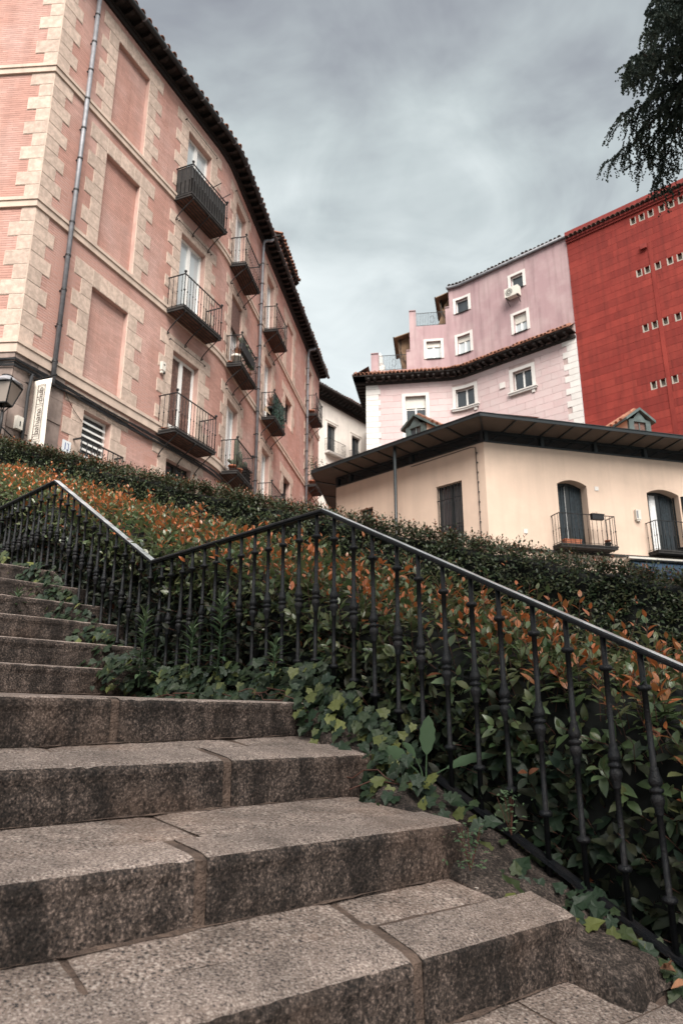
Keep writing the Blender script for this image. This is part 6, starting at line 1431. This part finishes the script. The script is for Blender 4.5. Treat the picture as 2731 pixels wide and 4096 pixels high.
def balcony_things():
    P = PA.P
    def T(s, z, o, lab, cat='potted plant', name='potted_plant', group=None): p = P(s, z + .012, o); return p, root(name, lab, cat, p, group)
    p, t = T(7.82, 10.40, 0.30, 'pale planter pot with reddish spiky grass on the plant-filled second balcony'); pot_mesh(p, .17, .34, 'plastic', t); blades(p + (0, 0, .3), 70, .42, 'drygrass', t, .7)
    p, t = T(8.3, 10.95, 0.40, 'dark trough of brown prickly succulents along the railing of the plant-filled balcony', 'planter', 'trough_planter')
    m = MB(); PA.box(m, 7.85, 9.15, 10.93, 11.2, .36, .50); m.build('trough', M['iron'], t)
    for k in range(11): cactus(P(7.92 + k * .115, 11.18, .43), rnd.uniform(.12, .3), .055, t, rnd.randint(0, 2))
    p, t = T(8.75, 10.40, 0.36, 'low terracotta pot of trailing yellowish plant behind the bars of the plant-filled balcony'); pot_mesh(p, .13, .22, 'pot', t); bush(p + (0, 0, .32), .2, 120, 'weed', t, .06, .5)
    p, t = T(7.62 + .12, 10.4, 0.12, 'small terracotta pot beside the pale planter on the plant-filled balcony', 'flowerpot', 'flowerpot'); pot_mesh(p, .08, .12, 'pot', t)
    p, t = T(7.80, 6.95, 0.34, 'left terracotta pot with a stubby cactus on the lowest second balcony'); pot_mesh(p, .13, .2, 'pot', t); cactus(p + (0, 0, .17), .22, .07, t, 2)
    p, t = T(8.14, 6.95, 0.40, 'right terracotta pot with spiny plant beside the tall cactus'); pot_mesh(p, .14, .2, 'pot', t); blades(p + (0, 0, .18), 26, .3, 'cactus', t, .7, w=.014); cactus(p + (0, 0, .17), .25, .06, t, 2)
    p, t = T(8.42, 6.95, 0.24, 'tall column cactus rising above the railing of the lowest second balcony', 'cactus', 'column_cactus'); pot_mesh(p, .15, .24, 'pot', t); cactus(p + (0, 0, .2), 1.15, .075, t, 0); cactus(p + (.1, .12, .2), .72, .075, t, 0)
    p, t = T(8.85, 6.95, 0.36, 'dark wooden plant crate at the far end of the lowest second balcony', 'crate', 'plant_crate'); m = MB()
    for k in range(5): PA.box(m, 8.72, 9.2, 6.98 + k * .1, 7.05 + k * .1, .26, .48)
    m.build('slats', M['darkwood'], t); cactus(P(8.95, 7.4, .36), .3, .07, t, 2)
    p, t = T(4.62, 6.95, 0.10, 'small terracotta pot at the wall end of the lowest first balcony', 'flowerpot', 'flowerpot'); pot_mesh(p, .09, .12, 'pot', t)
    p, t = T(4.86, 6.95, 0.30, 'low terracotta pot by the open door of the lowest first balcony', 'flowerpot', 'flowerpot'); pot_mesh(p, .1, .1, 'pot', t)
    # third column, middle: cloth cover, leaf screen, dried grass
    m = MB(); V = []
    for k in range(9):
        for j in range(6):
            u = k / 8; v = j / 5; V.append(P(11.78 + .62 * u, 10.42 + (.62 * (1 - .5 * (2 * u - 1) ** 2)) * (1 - v) ** .8, .08 + .34 * v + .03 * math.sin(5 * u + 3 * v)))
    m.add(V, [(k * 6 + j, k * 6 + j + 1, (k + 1) * 6 + j + 1, (k + 1) * 6 + j) for k in range(8) for j in range(5)]); o = m.build('cloth_cover', M['canvas'], None, True); tag(o, 'beige cloth draped over something on the balcony with the green leaf screen', 'cover')
    p, t = T(12.5, 10.42, 0.47, 'blue-green artificial leaf screen fixed inside a balcony railing on the brick building', 'leaf screen', 'leaf_screen'); L2 = Leaves()
    m = MB(); PA.box(m, 11.75, 13.24, 10.47, 11.3, .455, .465); m.build('screen_mesh', M['screenleaf'], t)
    for k in range(1500): q = P(rnd.uniform(11.74, 13.25), rnd.uniform(10.46, 11.34), .485 + rnd.gauss(0, .012)); L2.add(q, np.array((rnd.gauss(0, 1), rnd.gauss(0, .6), rnd.gauss(0, 1))), np.array((.9, -.4, .2)) + np.array((rnd.gauss(0, .3),) * 3), .07, rnd.random() * .5)
    L2.bake('screen_leaves', 'privet', 'screenleaf', t, n_single=0)
    p, t = T(12.25, 10.42, 0.25, 'pot of dried brown grass above the leaf screen on the same balcony'); pot_mesh(p, .15, .6, 'iron', t); blades(p + (0, 0, .58), 110, .55, 'drygrass', t, .75, w=.008)
    p, t = T(19.62, 13.93, 0.25, 'small terracotta pot on the upper far balcony beside the last downpipe', 'flowerpot', 'flowerpot'); pot_mesh(p, .16, .24, 'pot', t)
    p, t = T(19.85, 10.40, 0.3, 'leafy shrub in a terracotta pot on the far balcony of the brick building'); pot_mesh(p, .2, .3, 'pot', t); bush(p + (0, 0, 1.05), .5, 420, 'weed', t, .085, .3); m = MB(); m.tube([p + (0, 0, .25), p + (.03, 0, .9)], .02, 5); m.build('stem', M['bark'], t)
    # cream building balconies
    Q = PC.P
    def U(s, z, o, lab, cat, name): p = Q(s, z + .012, o); return p, root(name, lab, cat, p)
    p, t = U(2.75, 5.28, .25, 'long terracotta planter on the floor of the first cream balcony', 'planter', 'trough_planter'); m = MB(); PC.box(m, 2.45, 3.02, 5.295, 5.45, .16, .34); PC.box(m, 2.43, 3.04, 5.45, 5.48, .15, .35); m.build('trough', M['pot'], t); bush(Q(2.75, 5.5, .25), .12, 40, 'weed', t, .04, .3, .5)
    p, t = U(4.0, 5.28, .3, 'terracotta pot in a dark holder at the right end of the first cream balcony', 'flowerpot', 'flowerpot'); pot_mesh(p, .11, .14, 'iron', t); pot_mesh(p + (0, 0, .13), .1, .1, 'pot', t)
    p, t = U(3.5, 6.1, .52, 'black flower box hooked on the rail of the first cream balcony', 'planter', 'flower_box'); m = MB(); PC.box(m, 3.3, 3.72, 6.1, 6.26, .5, .64); PC.box(m, 3.28, 3.74, 6.26, 6.29, .49, .65); m.build('box', M['iron'], t); bush(Q(3.45, 6.31, .57), .06, 22, 'weed', t, .04, .8, .6)
    p, t = U(6.75, 5.28, .3, 'small dark bowl-shaped pot on the second cream balcony', 'flowerpot', 'flowerpot'); pot_mesh(p, .12, .16, 'slab', t)
balcony_things()
